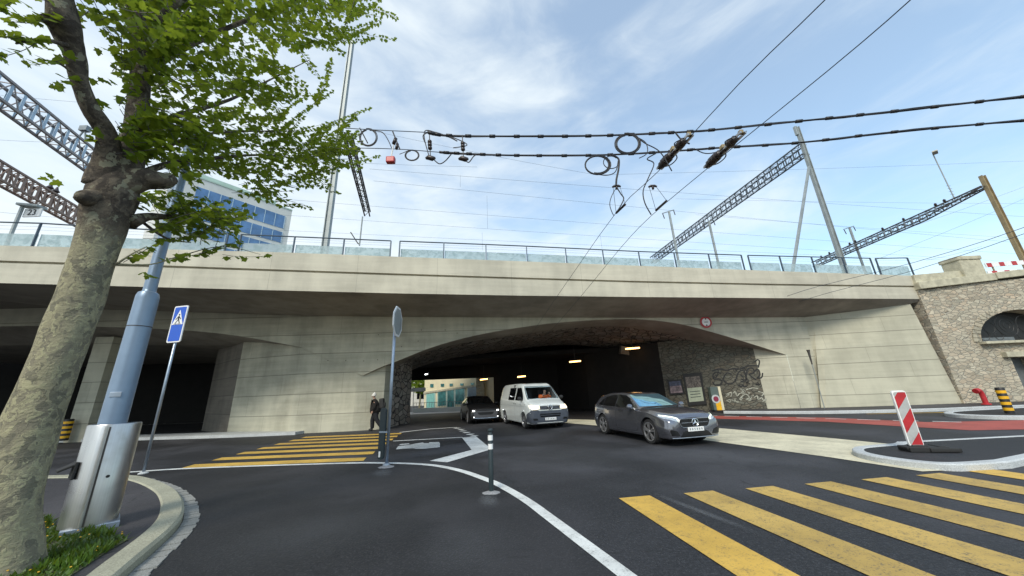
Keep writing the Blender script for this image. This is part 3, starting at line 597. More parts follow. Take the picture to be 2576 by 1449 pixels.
# height limit sign hung on the arch
sp = face(1774, 811)-fn*.06; r_ = empty('height_limit_sign', sp, 'round red-ringed white sign on the arch above the road', 'road sign')
for nm, rad, mat, o in (('red_ring', .34, M['redp'], 0), ('white_disc', .235, M['wht'], -.012)):
    b = MB(); b.lathe((0, o-.02, 0), [(rad, 0), (rad, .018)], 32, 'y'); b.build(nm, mat, r_, True)
b = MB()
for s_ in (1, -1): b.prism([V((-.06, -.04, s_*.225)), V((.06, -.04, s_*.225)), V((0, -.04, s_*.13))], (0, .006, 0))
b.box((0, -.037, 0), (.22, .006, .035)); b.build('arrow_marks', M['blkp'], r_, True)
# ================================================================== RAILINGS on the edge beam
def topline(px):   # point on the top of the edge beam under picture column px
    for i in range(nB-1):
        if topx[i][0] <= px <= topx[i+1][0]:
            t = (px-topx[i][0])/(topx[i+1][0]-topx[i][0])
            y = lerp(topx[i][1], topx[i+1][1], t); p = onpl(px, y, bot[i], bot[i+1]); return V((p.x, p.y, lerp(tops[i], tops[i+1], t)))
rtop = [(0, 548), (200, 562), (590, 585), (980, 603), (1300, 615.5), (1600, 629), (1885, 638), (2222, 645), (2400, 641)]
def railz(p, px):
    for a, c in zip(rtop, rtop[1:]):
        if a[0] <= px <= c[0]: y = lerp(a[1], c[1], (px-a[0])/(c[0]-a[0])); return at(px, y, p.x, p.y).z
    return p.z+1.05
def railing(posts, lab):
    P = [topline(x) for x in posts]; Z = []
    r_ = empty('railing', P[0], lab, 'railing', 'steel and glass railings along the bridge edge'); inn = fn*.12
    hts = [railz(p, x)-p.z for p, x in zip(P, posts)]
    b = MB(); b.tube([p+inn+V((0, 0, h)) for p, h in zip(P, hts)], .03, 6); b.build('top_rail', M['rail'], r_)
    for p, h in zip(P, hts): b = MB(); b.box(p+inn+V((0, 0, h/2)), (.045, .07, h)); b.box(p+inn+V((0, 0, .02)), (.12, .12, .03)); b.build('post', M['rail'], r_)
    for (p, h), (q, h2) in zip(zip(P, hts), zip(P[1:], hts[1:])):
        d = (q-p).normalized()*.04; b = MB(); b.prism([p+inn*1.8+d+V((0, 0, .02)), q+inn*1.8-d+V((0, 0, .02)), q+inn*1.8-d+V((0, 0, h2*.58)), p+inn*1.8+d+V((0, 0, h*.58))], fn*.012); b.build('glass_panel', M['gp'], r_)
    b = MB()
    for k in (.72, .86): b.tube([p+inn+V((0, 0, h*k)) for p, h in zip(P, hts)], .004, 4)
    b.build('rail_wires', M['wire'], r_)
railing([-300, -120, 72, 240, 395, 560], 'steel and glass railing section behind the plane tree at far left')
railing([594, 732, 859, 979], 'steel and glass railing section right of the plane tree')
railing([1002, 1115, 1223, 1327, 1427, 1522, 1614, 1705, 1793, 1877], 'long steel and glass railing section above the middle of the bridge')
railing([1894, 1975, 2057, 2136, 2208], 'steel and glass railing section in front of the tall right mast')
railing([2222, 2305], 'short steel and glass railing section near the right end')
# ================================================================== STONE ABUTMENT at right
SA, SB = (23.4, 19.2), (30.0, 19.0)
def st(x, y): return onpl(x, y, SA, SB)
ab = empty('stone_abutment', (26, 19.1, 0), 'rubble stone abutment wall with arched dark window at the right end', 'wall')
sn = V((0, 1, 0))
ctop = [(2296, 735), (2335, 733), (2470, 713), (2576, 700), (3000, 650)]
TL = [st(2296, 730), st(2335, 728), st(2450, 712), st(2576, 700), st(2900, 668)]
xw0, xw1 = st(2470, 858), None
base = [V((23.3, 19.2, 0)), V((26.6, 19.1, 0)), V((34, 18.9, 0))]
# masonry with an arched window opening and a door opening, cut from a slab
slab = MB(); W = [V((23.42, 19.2, -.05)), V((34, 18.88, -.05)), V((34, 18.88, TL[-1].z)), TL[3], TL[2], TL[1], TL[0]]
W = [V((23.42, 19.20, -.05)), V((40, 18.7, -.05)), V((40, 18.7, TL[-1].z+.4)), V((TL[3].x, TL[3].y, TL[3].z)), TL[2], TL[1], V((23.30, 19.2, TL[0].z))]
slab.prism(W, (0, .9, 0)); wall_o = slab.build('masonry', M['stone'], ab)
def cutter(pts, dep=1.6):
    b = MB(); b.prism([V((p.x, p.y-.4, p.z)) for p in pts], (0, dep, 0)); o = b.build('cutter', M['blk'], ab); return o
ar = [st(2470, 858)]; wn_r = 2.05
x0 = ar[0].x; zs = st(2470, 860).z; HWn = 2.7; RIS = 1.7; cx = x0+HWn
arcp = [V((cx-HWn*math.cos(a), 19.1, zs+RIS*math.sin(a))) for a in [k*math.pi/18 for k in range(19)]]
# door opening
dz = st(2527, 900); dl = dz.x+.05
door = [V((dl+.25, 19.1, .1)), V((dl+.25, 19.1, dz.z)), V((dl+1.6, 19.1, dz.z)), V((dl+1.6, 19.1, .1))]
dg = None
def booldiff(o, cutters):
    for c in cutters:
        md = o.modifiers.new('b', 'BOOLEAN'); md.operation = 'DIFFERENCE'; md.solver = 'EXACT'; md.object = c
    dg = bpy.context.evaluated_depsgraph_get(); me = bpy.data.meshes.new_from_object(o.evaluated_get(dg)); o.modifiers.clear(); o.data = me
    for c in cutters: bpy.data.objects.remove(c)
booldiff(wall_o, [cutter(arcp), cutter(door)])
b = MB(); b.box((dl+.9, 19.75, 1.7), (1.8, .1, 3.6)); b.build('door', plain('grey metal door', (.17, .19, .20), .5, .3), ab)
dr = ab.children[-1]
b = MB(); b.box((dl+.62, 19.69, dz.z-.65), (.55, .02, .3)); b.build('door_plate', M['steel'], ab)
b = MB(); b.box((cx, 19.80, zs+.9), (6.0, .06, 2.6)); b.build('window_void', M['blkp'], ab)
b = MB()
for k, (ox, oz, r0_) in enumerate(((.55, .35, .28), (1.0, .8, .32), (2.0, .85, .6), (2.0, .85, .38), (2.0, .85, .18), (3.1, .9, .5), (4.2, .7, .4), (1.35, .3, .22), (2.6, .3, .22))):
    q = [V((x0+ox+r0_*math.cos(a), 19.35, zs+oz+r0_*math.sin(a))) for a in [j*math.pi/10 for j in range(21)]]; b.tube(q, .013, 5)
b.build('iron_scroll_grille', M['blkp'], ab)
b = MB(); b.box((cx, 19.0, zs-.07), (5.8, .36, .13)); b.build('window_sill', M['sand'], ab, bevel=.015)
b = MB()
for k in range(27):
    a0, a1_ = [math.pi*(k+q)/27 for q in (.04, .96)]; ri, ro = (1.0, 1.16)
    pp = [V((cx-(HWn+.02)*r_*math.cos(a), 19.085, zs+(RIS+.02)*r_*math.sin(a))) for r_, a in ((ri, a0), (ri, a1_), (ro, a1_), (ro, a0))]; b.prism(pp, (0, .2, 0))
b.build('arch_stones', stone('voussoirs', (.50, .45, .34), (.3, .28, .22), (3, 3, 2.2), .3), ab, bevel=.02)
b = MB(); b.box((dl+1.0, 19.03, dz.z+.16), (2.3, .3, .28)); b.build('door_lintel', M['sand'], ab, bevel=.02)
# coping and parapet stones
def slope_box(b, x0, x1, z0, z1, h, y0, y1): 
    b.prism([V((x0, y0, z0)), V((x1, y0-.02, z1)), V((x1, y0-.02, z1+h)), V((x0, y0, z0+h))], (0, y1-y0, 0))
b = MB(); slope_box(b, 23.25, TL[2].x+1.2, TL[0].z-.0, st(2510, 705).z, .42, 18.95, 20.1); b.build('coping', M['sand'], ab, bevel=.03)
cz = st(2510, 705).z
b = MB(); slope_box(b, TL[2].x+1.2, 40, cz+.05, TL[-1].z+.6, .38, 18.88, 20.1); b.build('coping', M['sand'], ab, bevel=.03)
zp0, zp1 = st(2330, 691).z, st(2410, 681).z; b = MB(); b.prism([V((23.3, 19.1, TL[0].z+.3)), V((st(2425, 690).x, 19.1, TL[0].z+.35)), V((st(2425, 690).x, 19.1, zp1)), V((23.3, 19.1, zp0))], (0, .8, 0)); b.build('parapet', M['sand'], ab, bevel=.02)
pl_, pr_ = st(2418, 690), st(2476, 690)
b = MB(); pxm = (pl_.x+pr_.x)/2; zt_ = st(2440, 655).z; zb_ = TL[2].z+.3; b.box((pxm, 19.4, (zt_+zb_)/2), (pr_.x-pl_.x, .9, zt_-zb_)); b.build('pillar_block', M['sand'], ab, bevel=.04)
b = MB(); zc_ = st(2440, 645).z; b.box((pxm, 19.4, (zt_+zc_)/2), (pr_.x-pl_.x+.12, 1.0, zc_-zt_)); b.build('pillar_cap', M['sand'], ab, bevel=.06)
# blue scribble on the door
b = MB(); 
for k in range(7): b.bar((dl+.5+rnd.random()*.6, 19.67, 1.2+rnd.random()*.4), (dl+.5+rnd.random()*.6, 19.67, 1.2+rnd.random()*.5), .01, .05)
b.build('blue_graffiti', plain('pale blue spray', (.25, .42, .70), .6), ab)
# red and white barrier boards on the wall
for k, (xa, ya, xb, yb) in enumerate(((2492, 664, 2600, 655), (2498, 684, 2610, 680))):
    A_, B_ = st(xa, ya), st(xb+90, yb-8); A_.y = B_.y = 19.3; n = 6; r_ = empty('barrier_board', (A_.x, 19.3, A_.z-.1), ('upper' if k == 0 else 'lower')+' red and white barrier board standing on the stone wall', 'barrier', 'red and white barrier boards')
    b = MB(); b.bar(A_, B_, .04, .26); b.build('white_board', M['wht'], r_)
    b = MB()
    for j in range(n):
        p, q = lerp(A_, B_, (j+.1+.25*k)/n), lerp(A_, B_, (j+.5+.25*k)/n); b.bar(p-V((0, .022, 0)), q-V((0, .022, 0)), .01, .25)
    parts(b, 'red_block', M['redp'], r_)
    b = MB(); b.box(lerp(A_, B_, .1)+V((0, .05, -.3)), (.06, .05, .7)); b.box(lerp(A_, B_, .9)+V((0, .05, -.3)), (.06, .05, .7)); parts(b, 'support', M['mastb'], r_)
# thin lamp-like rod in front of the wing wall
p = V((16.4, 19.55, .12)); r_ = empty('drain_rod', p, 'thin grey rod with a wider dark head leaning on the pale wing wall', 'pole'); zt = at(2016, 880, p.x, p.y).z
b = MB(); b.tube([V((0, 0, 0)), V((0, 0, zt-.7))], .022, 8); b.build('rod', M['mast'], r_, True); b = MB(); b.tube([V((0, 0, zt-.95)), V((0, 0, zt-.3)), V((0, 0, zt-.15))], [.03, .06, .085], 8); b.build('rod_head', M['iron'], r_, True)
# ================================================================== STREET FURNITURE
def ground_at(x, y, z=0.0): return G(x, y, z)
# crossing sign, left
def sign_frame(P, yaw): return (V((math.cos(yaw), math.sin(yaw), 0)), V((-math.sin(yaw), math.cos(yaw), 0)), V((0, 0, 1)))
p = G(360, 1192); zt = at(457, 770, p.x, p.y).z; zb = at(437, 862, p.x, p.y).z
r_ = empty('crossing_sign', p, 'blue rectangular pedestrian crossing sign on a slim pole at the left kerb', 'road sign')
b = MB(); b.tube([V((0, 0, 0)), V((0, 0, zt-.06))], .032, 12); b.build('pole', M['steel'], r_, True, True)
b = MB(); b.lathe((0, 0, 0), [(.10, 0), (.10, .02), (.05, .05)], 16); b.build('base_collar', M['kerbw'], r_, True)
yaw = R(-10); X_, Y_, Z_ = sign_frame(p, yaw); W_, H_ = .46, zt-zb; cz_ = (zt+zb)/2
def rrect(w_, h_, r0, n=5):
    out = []
    for cx_, cy_, a0 in ((w_/2-r0, h_/2-r0, 0), (-w_/2+r0, h_/2-r0, 90), (-w_/2+r0, -h_/2+r0, 180), (w_/2-r0, -h_/2+r0, 270)):
        for k in range(n+1): a = R(a0+90*k/n); out.append((cx_+r0*math.cos(a), cy_+r0*math.sin(a)))
    return out
def flat(b, pts, y0, dy, cx_=0, cz=0): b.prism([X_*(x+cx_)+Y_*y0+V((0, 0, z+cz)) for x, z in pts], Y_*dy)
b = MB(); flat(b, rrect(W_, H_, .05), -.06, .025, 0, cz_); b.build('white_border', M['wht'], r_, True)
b = MB(); flat(b, rrect(W_-.07, H_-.07, .035), -.064, .006, 0, cz_); b.build('blue_panel', M['blue'], r_, True)
b = MB(); flat(b, [(-.185, 0), (.185, 0), (0, .42)], -.068, .006, 0, cz_-.02); b.build('white_triangle', M['wht'], r_, True)
b = MB(); c0 = cz_+.02
for pts in ([(-.02, .20), (.03, .20), (.035, .09), (-.01, .09)], [(-.01, .10), (.02, .10), (-.06, -.005), (-.09, -.005)], [(.0, .10), (.035, .10), (.085, -.005), (.055, -.005)], [(-.02, .19), (-.01, .15), (-.08, .09), (-.09, .11)], [(.03, .19), (.035, .15), (.08, .10), (.09, .12)]):
    flat(b, pts, -.071, .005, 0, c0)
flat(b, [(.01+.025*math.cos(a), .235+.028*math.sin(a)) for a in [k*math.pi/6 for k in range(12)]], -.071, .005, 0, c0)
for k in range(-2, 3): flat(b, [(k*.05-.014, -.035), (k*.05+.014, -.035), (k*.045+.012, -.012), (k*.045-.012, -.012)], -.071, .005, 0, c0)
b.build('walking_figure_symbol', M['blkp'], r_, True)
# octagonal sign seen almost edge on
p = G(972, 1172); zt = at(993, 772, p.x, p.y).z; zb = at(993, 848, p.x, p.y).z
r_ = empty('octagonal_sign', p, 'grey octagonal sign seen almost edge on, on a slim pole by the crossing', 'road sign')
b = MB(); b.tube([V((0, 0, 0)), V((0, 0, zt-.05))], .038, 14); b.build('pole', M['steel'], r_, True, True)
b = MB(); b.lathe((0, 0, .0), [(.09, 0), (.085, .05), (.045, .07)], 16); b.build('base_collar', M['steel'], r_, True)
yaw = R(93); X_, Y_, Z_ = sign_frame(p, yaw); rad = (zt-zb)/2; cz_ = (zt+zb)/2
oc = [(rad*math.cos(R(22.5+45*k))*1.04, rad*math.sin(R(22.5+45*k))*1.04) for k in range(8)]
b = MB(); flat(b, oc, -.075, .03, 0, cz_); b.build('sign_rim', M['wht'], r_, True)
b = MB(); flat(b, [(x*.86, z*.86) for x, z in oc], -.082, .01, 0, cz_); b.build('sign_back', M['mast'], r_, True)
b = MB(); flat(b, [(x*.86, z*.86) for x, z in oc], -.043, .01, 0, cz_); b.build('sign_front', M['redp'], r_, True)
b = MB()
for s_ in (-.2, .2): flat(b, rrect(.14, .05, .01), -.05, .06, 0, cz_+s_)
b.build('sign_clamp', M['steel'], r_, True)
# dark green plastic post strapped to the pole
z1 = at(968, 1026, p.x, p.y).z; z0 = at(968, 1155, p.x, p.y).z; r2 = empty('marker_blade', (p.x-.13, p.y-.05, max(z0, .1)), 'dark green rounded marker blade strapped to the octagonal sign pole', 'marker')
hb = z1-z0; b = MB(); X_, Y_, Z_ = sign_frame(p, R(-20)); q = rrect(.17, hb, .07); flat(b, q, -.03, .06, 0, hb/2); b.build('blade', M['grn'], r2, True, bevel=.008)
b = MB(); flat(b, rrect(.05, .13, .01), -.038, .006, -.02, .12); b.build('white_sticker', M['wht'], r2, True)
b = MB(); flat(b, rrect(.24, .035, .01), -.05, .02, .06, .62); b.build('strap', M['steel'], r2, True)
def collar(p, lab, sx=.3, sy=.26):
    b = MB(); rg = random.Random(int(p.x*100)); n = 22
    pts = [V((p.x+sx*math.cos(a)*(1+rg.uniform(-.12, .12)), p.y+sy*math.sin(a)*(1+rg.uniform(-.12, .12)), .004)) for a in [k*2*math.pi/n for k in range(n)]]
    q = [lerp(V((p.x, p.y, .02)), x, .55)+V((0, 0, .012)) for x in pts]; b.add(pts+q, [(i, (i+1) % n, n+(i+1) % n, n+i) for i in range(n)]+[list(range(n, 2*n))]); tag(b.build('concrete_patch', M['patch'], smooth=True), kind='structure')
M['patch'] = granite('pale mortar', (.27, .27, .275))
def washed(k_):
    t = MT('pale washed asphalt'); ob = t.xyz(t.obj); r2_ = t.math('ADD', t.math('POWER', ob[0], 2.0), t.math('POWER', ob[1], 2.0)); d = t.math('SQRT', r2_); n_ = t.noise(t.pos, 3, 5, .65, .5); sp = t.noise(t.pos, 45, 4, .7)
    a = t.math('MULTIPLY', t.ramp(t.math('ADD', d, t.math('MULTIPLY', t.math('SUBTRACT', n_, .5), .5)), .05, .95, 1, 0), t.ramp(sp, .3, .62, .25, .85)); t.set((.20, .21, .22), .8)
    tr_ = t.n('ShaderNodeBsdfTransparent'); mx_ = t.n('ShaderNodeMixShader'); t.put(mx_.inputs[0], t.math('MULTIPLY', a, k_)); t.t.links.new(tr_.outputs[0], mx_.inputs[1]); t.t.links.new(t.b.outputs[0], mx_.inputs[2]); t.t.links.new(mx_.outputs[0], t.out.inputs['Surface']); return t.m
M['wash'] = washed(.45); M['wash2'] = washed(.12)
def wash(p, sx, sy, rz, z=.0065, mt='wash'):
    b = MB(); b.poly([V((math.cos(a), math.sin(a), 0)) for a in [k*math.pi/12 for k in range(24)]]); o = b.build('washed_patch', M[mt], None, True); o.location = (p[0], p[1], z); o.scale = (sx, sy, 1); o.rotation_euler.z = rz; tag(o, kind='structure')
wash(G(1230, 1258), .22, .5, R(8)); wash(G(962, 1190), .3, .6, R(20)); wash(G(1020, 1400), 1.1, .9, .3, .0055) if False else None
wash((2.35, 5.2), .10, 1.1, R(18)); wash((-2.6, 5.0), 1.6, 1.2, .4, .0062, 'wash2'); wash((1.5, 9.5), 2.2, 2.6, R(-20), .0065, 'wash2'); wash((-.6, 4.4), .7, 1.1, 0, .0058, 'wash2'); wash((4.5, 8.8), 1.2, 2.4, R(30), .0072, 'wash2')
collar(G(972, 1175), '', .2, .17); collar(G(1236, 1240), '', .15, .12)
# black bollard with two white bands
p = G(1236, 1238); zt = at(1233, 1078, p.x, p.y).z; r_ = empty('bollard', p, 'slim black bollard with two white bands beside the curved white line', 'bollard')
b = MB(); b.lathe((0, 0, 0), [(.05, 0), (.05, .012), (.042, .014), (.042, zt-.10), (.034, zt-.085), (.034, zt-.05), (.05, zt-.035), (.048, zt-.01), (.02, zt)], 20); b.build('post', M['grn'], r_, True, 'auto')
for z in (zt-.19, zt-.33): b = MB(); b.lathe((0, 0, z), [(.044, 0), (.044, .085)], 20); b.build('white_band', M['wht'], r_, True, 'auto')
# striped beacon on the near island
p = G(2310, 1135, .1); r_ = empty('striped_beacon', p, 'red and white striped beacon board on a black rubber foot, on the right island', 'beacon', rz=R(-14))
zt = at(2280, 982, p.x, p.y).z-.1; hb = zt-.09; wb = .25
b = MB(); q = rrect(wb, hb, .05); q3 = [V((x, -.02, z+.09+hb/2)) for x, z in q]; b.prism(q3, (0, .05, 0)); b.build('white_frame', M['wht'], r_, True, bevel=.006)
b = MB(); b.prism([V((x*.84, -.027, z*.95+.09+hb/2)) for x, z in q], (0, .01, 0)); b.build('grey_face', plain('reflective grey', (.45, .46, .45), .3, .2), r_, True)
w2, hh2 = wb*.84/2, hb*.95; zb0 = .09+hb*.025
def clipstripe(za, th):
    P = [(-w2, za), (w2, za+.26), (w2, za+.26+th), (-w2, za+th)]; lo, hi = zb0+.01, zb0+hh2-.01
    out = []
    def clip(P, f):
        o = []
        for i in range(len(P)):
            a, c = P[i-1], P[i]; fa, fc = f(a), f(c)
            if (fa >= 0) != (fc >= 0): t = fa/(fa-fc); o.append((a[0]+(c[0]-a[0])*t, a[1]+(c[1]-a[1])*t))
            if fc >= 0: o.append(c)
        return o
    return clip(clip(P, lambda a: a[1]-lo), lambda a: hi-a[1])
for za in (-.13, .35, .83):
    b = MB(); P = clipstripe(za, .24)
    if len(P) > 2: b.prism([V((x, -.031, z)) for x, z in P], (0, .005, 0)); b.build('red_stripe', M['redp'], r_, True)
b = MB(); b.box((.10, 0, .05), (.66, .34, .10)); b.box((.34, -.0, .045), (.5, .40, .075)); b.box((.02, 0, .09), (.26, .16, .06)); b.box((-.2, 0, .07), (.1, .28, .05)); b.box((.34, 0, .09), (.12, .28, .05)); b.build('rubber_foot', M['blk'], r_, True, bevel=.018)
# yellow and black bollards
def hazard(p, h, r0, lean, lab, n=9):
    r_ = empty('hazard_bollard', p, lab, 'bollard', 'yellow and black bollards'); d = V((lean, 0, 1))
    b = MB(); b.tube([V((0, 0, 0)), d*(h*.96), d*h], [r0, r0, r0*.85], 20); b.build('black_post', M['blkp'], r_, True, 'auto')
    for k in range(n//2): b = MB(); b.tube([d*(h*(2*k+1)/n), d*(h*(2*k+2)/n)], r0+.004, 20, False); b.build('yellow_band', M['yel'], r_, True, 'auto')
p = G(2541, 1040, .12); zt = at(2508, 975, p.x, p.y).z; hazard(p, zt-.12, .125, 0, 'yellow and black banded bollard standing on the far right island')
p = G(178, 1109, .13); p = PX+V((-.1, -.35, .13)); zt = at(192, 1072, p.x, p.y).z; hazard(p, 1.0, .19, 0, 'yellow and black banded bollard guarding the pale pillar of the left arch')
# red curved standpipe
p = G(2482, 1019, .1); zt = at(2463, 980, p.x, p.y).z; r_ = empty('red_standpipe', p, 'bright red curved standpipe in front of the stone wall', 'hydrant')
hz_ = max(zt-p.z, .7); b = MB(); b.tube(cat([V((0, 0, 0)), V((0, 0, hz_*.4)), V((-.02, 0, hz_*.75)), V((-.12, -.02, hz_*.95)), V((-.27, -.04, hz_*.93))], 5), .10, 14); b.build('pipe', M['redp'], r_, True, True)
b = MB(); b.lathe((0, 0, 0), [(.17, 0), (.17, .06), (.12, .08)], 16); b.build('foot_flange', M['redp'], r_, True); b = MB(); b.tube([V((-.25, -.035, hz_*.935)), V((-.33, -.05, hz_*.9))], .12, 14); b.build('outlet_cap', M['redp'], r_, True)
# thick pole and stainless bin
BZ = .10; az = R(-47.85); D0 = 7.62; BP = V((D0*math.sin(az), D0*math.cos(az), BZ)); azp = R(-48.1); PP = V((D0*1.02*math.sin(azp), D0*1.02*math.cos(azp), BZ))
zs_ = at(376, 738, PP.x, PP.y).z-BZ
r_ = empty('street_pole', PP, 'thick blue-grey steel street pole rising from the stainless bin', 'pole')
b = MB(); b.lathe((0, 0, 0), [(.150, 0), (.138, zs_-.10), (.136, zs_-.05), (.120, zs_), (.088, zs_+.02)], 40); b.build('lower_sleeve', M['pole'], r_, True, 'auto')
b = MB(); b.lathe((0, 0, zs_), [(.088, -.1), (.088, .02), (.082, .03), (.080, .06), (.066, 3.3), (.03, 3.33)], 32); b.build('upper_shaft', M['pole'], r_, True, 'auto')
zr = at(345, 822, PP.x, PP.y).z-BZ; b = MB(); b.lathe((0, 0, zr), [(.1435, -.006), (.1445, 0), (.1435, .006)], 40); b.build('joint_ring', M['iron'], r_, True)
zq = at(330, 992, PP.x, PP.y).z-BZ
b = MB(); dq = V((math.cos(R(-62)), math.sin(R(-62)), 0)); tq = V((-dq.y, dq.x, 0)); b.box(dq*.142+V((0, 0, zq)), (.012, .12, .07), (dq, tq, V((0, 0, 1)))); b.build('pole_plate', M['steel'], r_, True, bevel=.004)
zb_ = at(285, 1068, BP.x, BP.y).z-BZ; rb = .262
r_ = empty('litter_bin', BP, 'round stainless steel litter bin standing on the kerb nose around the thick pole', 'bin')
b = MB(); 
prof = [(rb, .07), (rb, zb_), (rb-.006, zb_+.012), (rb-.03, zb_+.012), (rb-.035, zb_-.1), (rb-.04, zb_-.6)]
vs = []; n = 64
for r0, h in prof:
    for j in range(n): a = 2*math.pi*j/n; vs.append(V((r0*math.cos(a), r0*math.sin(a), h)))
b.add(vs, [(i*n+j, i*n+(j+1) % n, (i+1)*n+(j+1) % n, (i+1)*n+j) for i in range(len(prof)-1) for j in range(n)]+[[5*n+j for j in range(n)]]); b.build('bin_shell', M['inox'], r_, True, 'auto')
tow = math.atan2(-BP.y, -BP.x)   # towards the camera
def onb(a, z, rr=0): return V(((rb+rr)*math.cos(tow+a), (rb+rr)*math.sin(tow+a), z))
b = MB(); b.grid([[onb(-.32, z, .012), onb(-.26, z, .02), onb(-.20, z, .012)] for z in (.08, zb_-.02)]); b.build('door_edge', M['inox'], r_, True)
b = MB(); b.grid([[onb(-.19, z, .003), onb(-.12, z, .003)] for z in (.08, zb_-.02)]); b.build('door_gap', M['iron'], r_, True)
b = MB(); q = onb(.25, zb_*.45); b.lathe((0, 0, 0), [(.018, 0), (.018, .01)], 14, 'x'); 
for i in range(len(b.v)): v = b.v[i]; a = tow+.22; b.v[i] = V((math.cos(a)*(rb+v.x), math.sin(a)*(rb+v.x), zb_*.5))+V((-math.sin(a)*v.y, math.cos(a)*v.y, v.z))
b.build('lock', M['blk'], r_, True)
b = MB(); a = tow-1.45; o = V((math.cos(a), math.sin(a), 0)); s_ = V((-o.y, o.x, 0))
b.prism([o*(rb-.02)+s_*.13+V((0, 0, zb_*.66)), o*(rb-.02)-s_*.13+V((0, 0, zb_*.66)), o*(rb+.14)-s_*.1+V((0, 0, zb_*.60)), o*(rb+.14)+s_*.1+V((0, 0, zb_*.60))], (0, 0, -.03))
b.prism([o*(rb-.02)+s_*.13+V((0, 0, zb_*.66)), o*(rb-.02)-s_*.13+V((0, 0, zb_*.66)), o*(rb-.01)-s_*.13+V((0, 0, zb_*.5)), o*(rb-.01)+s_*.13+V((0, 0, zb_*.5))], o*.03); b.build('flap', M['blk'], r_, True, bevel=.008)
b = MB(); b.box((.02, .02, .035), (.50, .50, .07), (V((math.cos(tow), math.sin(tow), 0)), V((-math.sin(tow), math.cos(tow), 0)), V((0, 0, 1)))); b.build('base_plate', M['steel'], r_, True, bevel=.006)
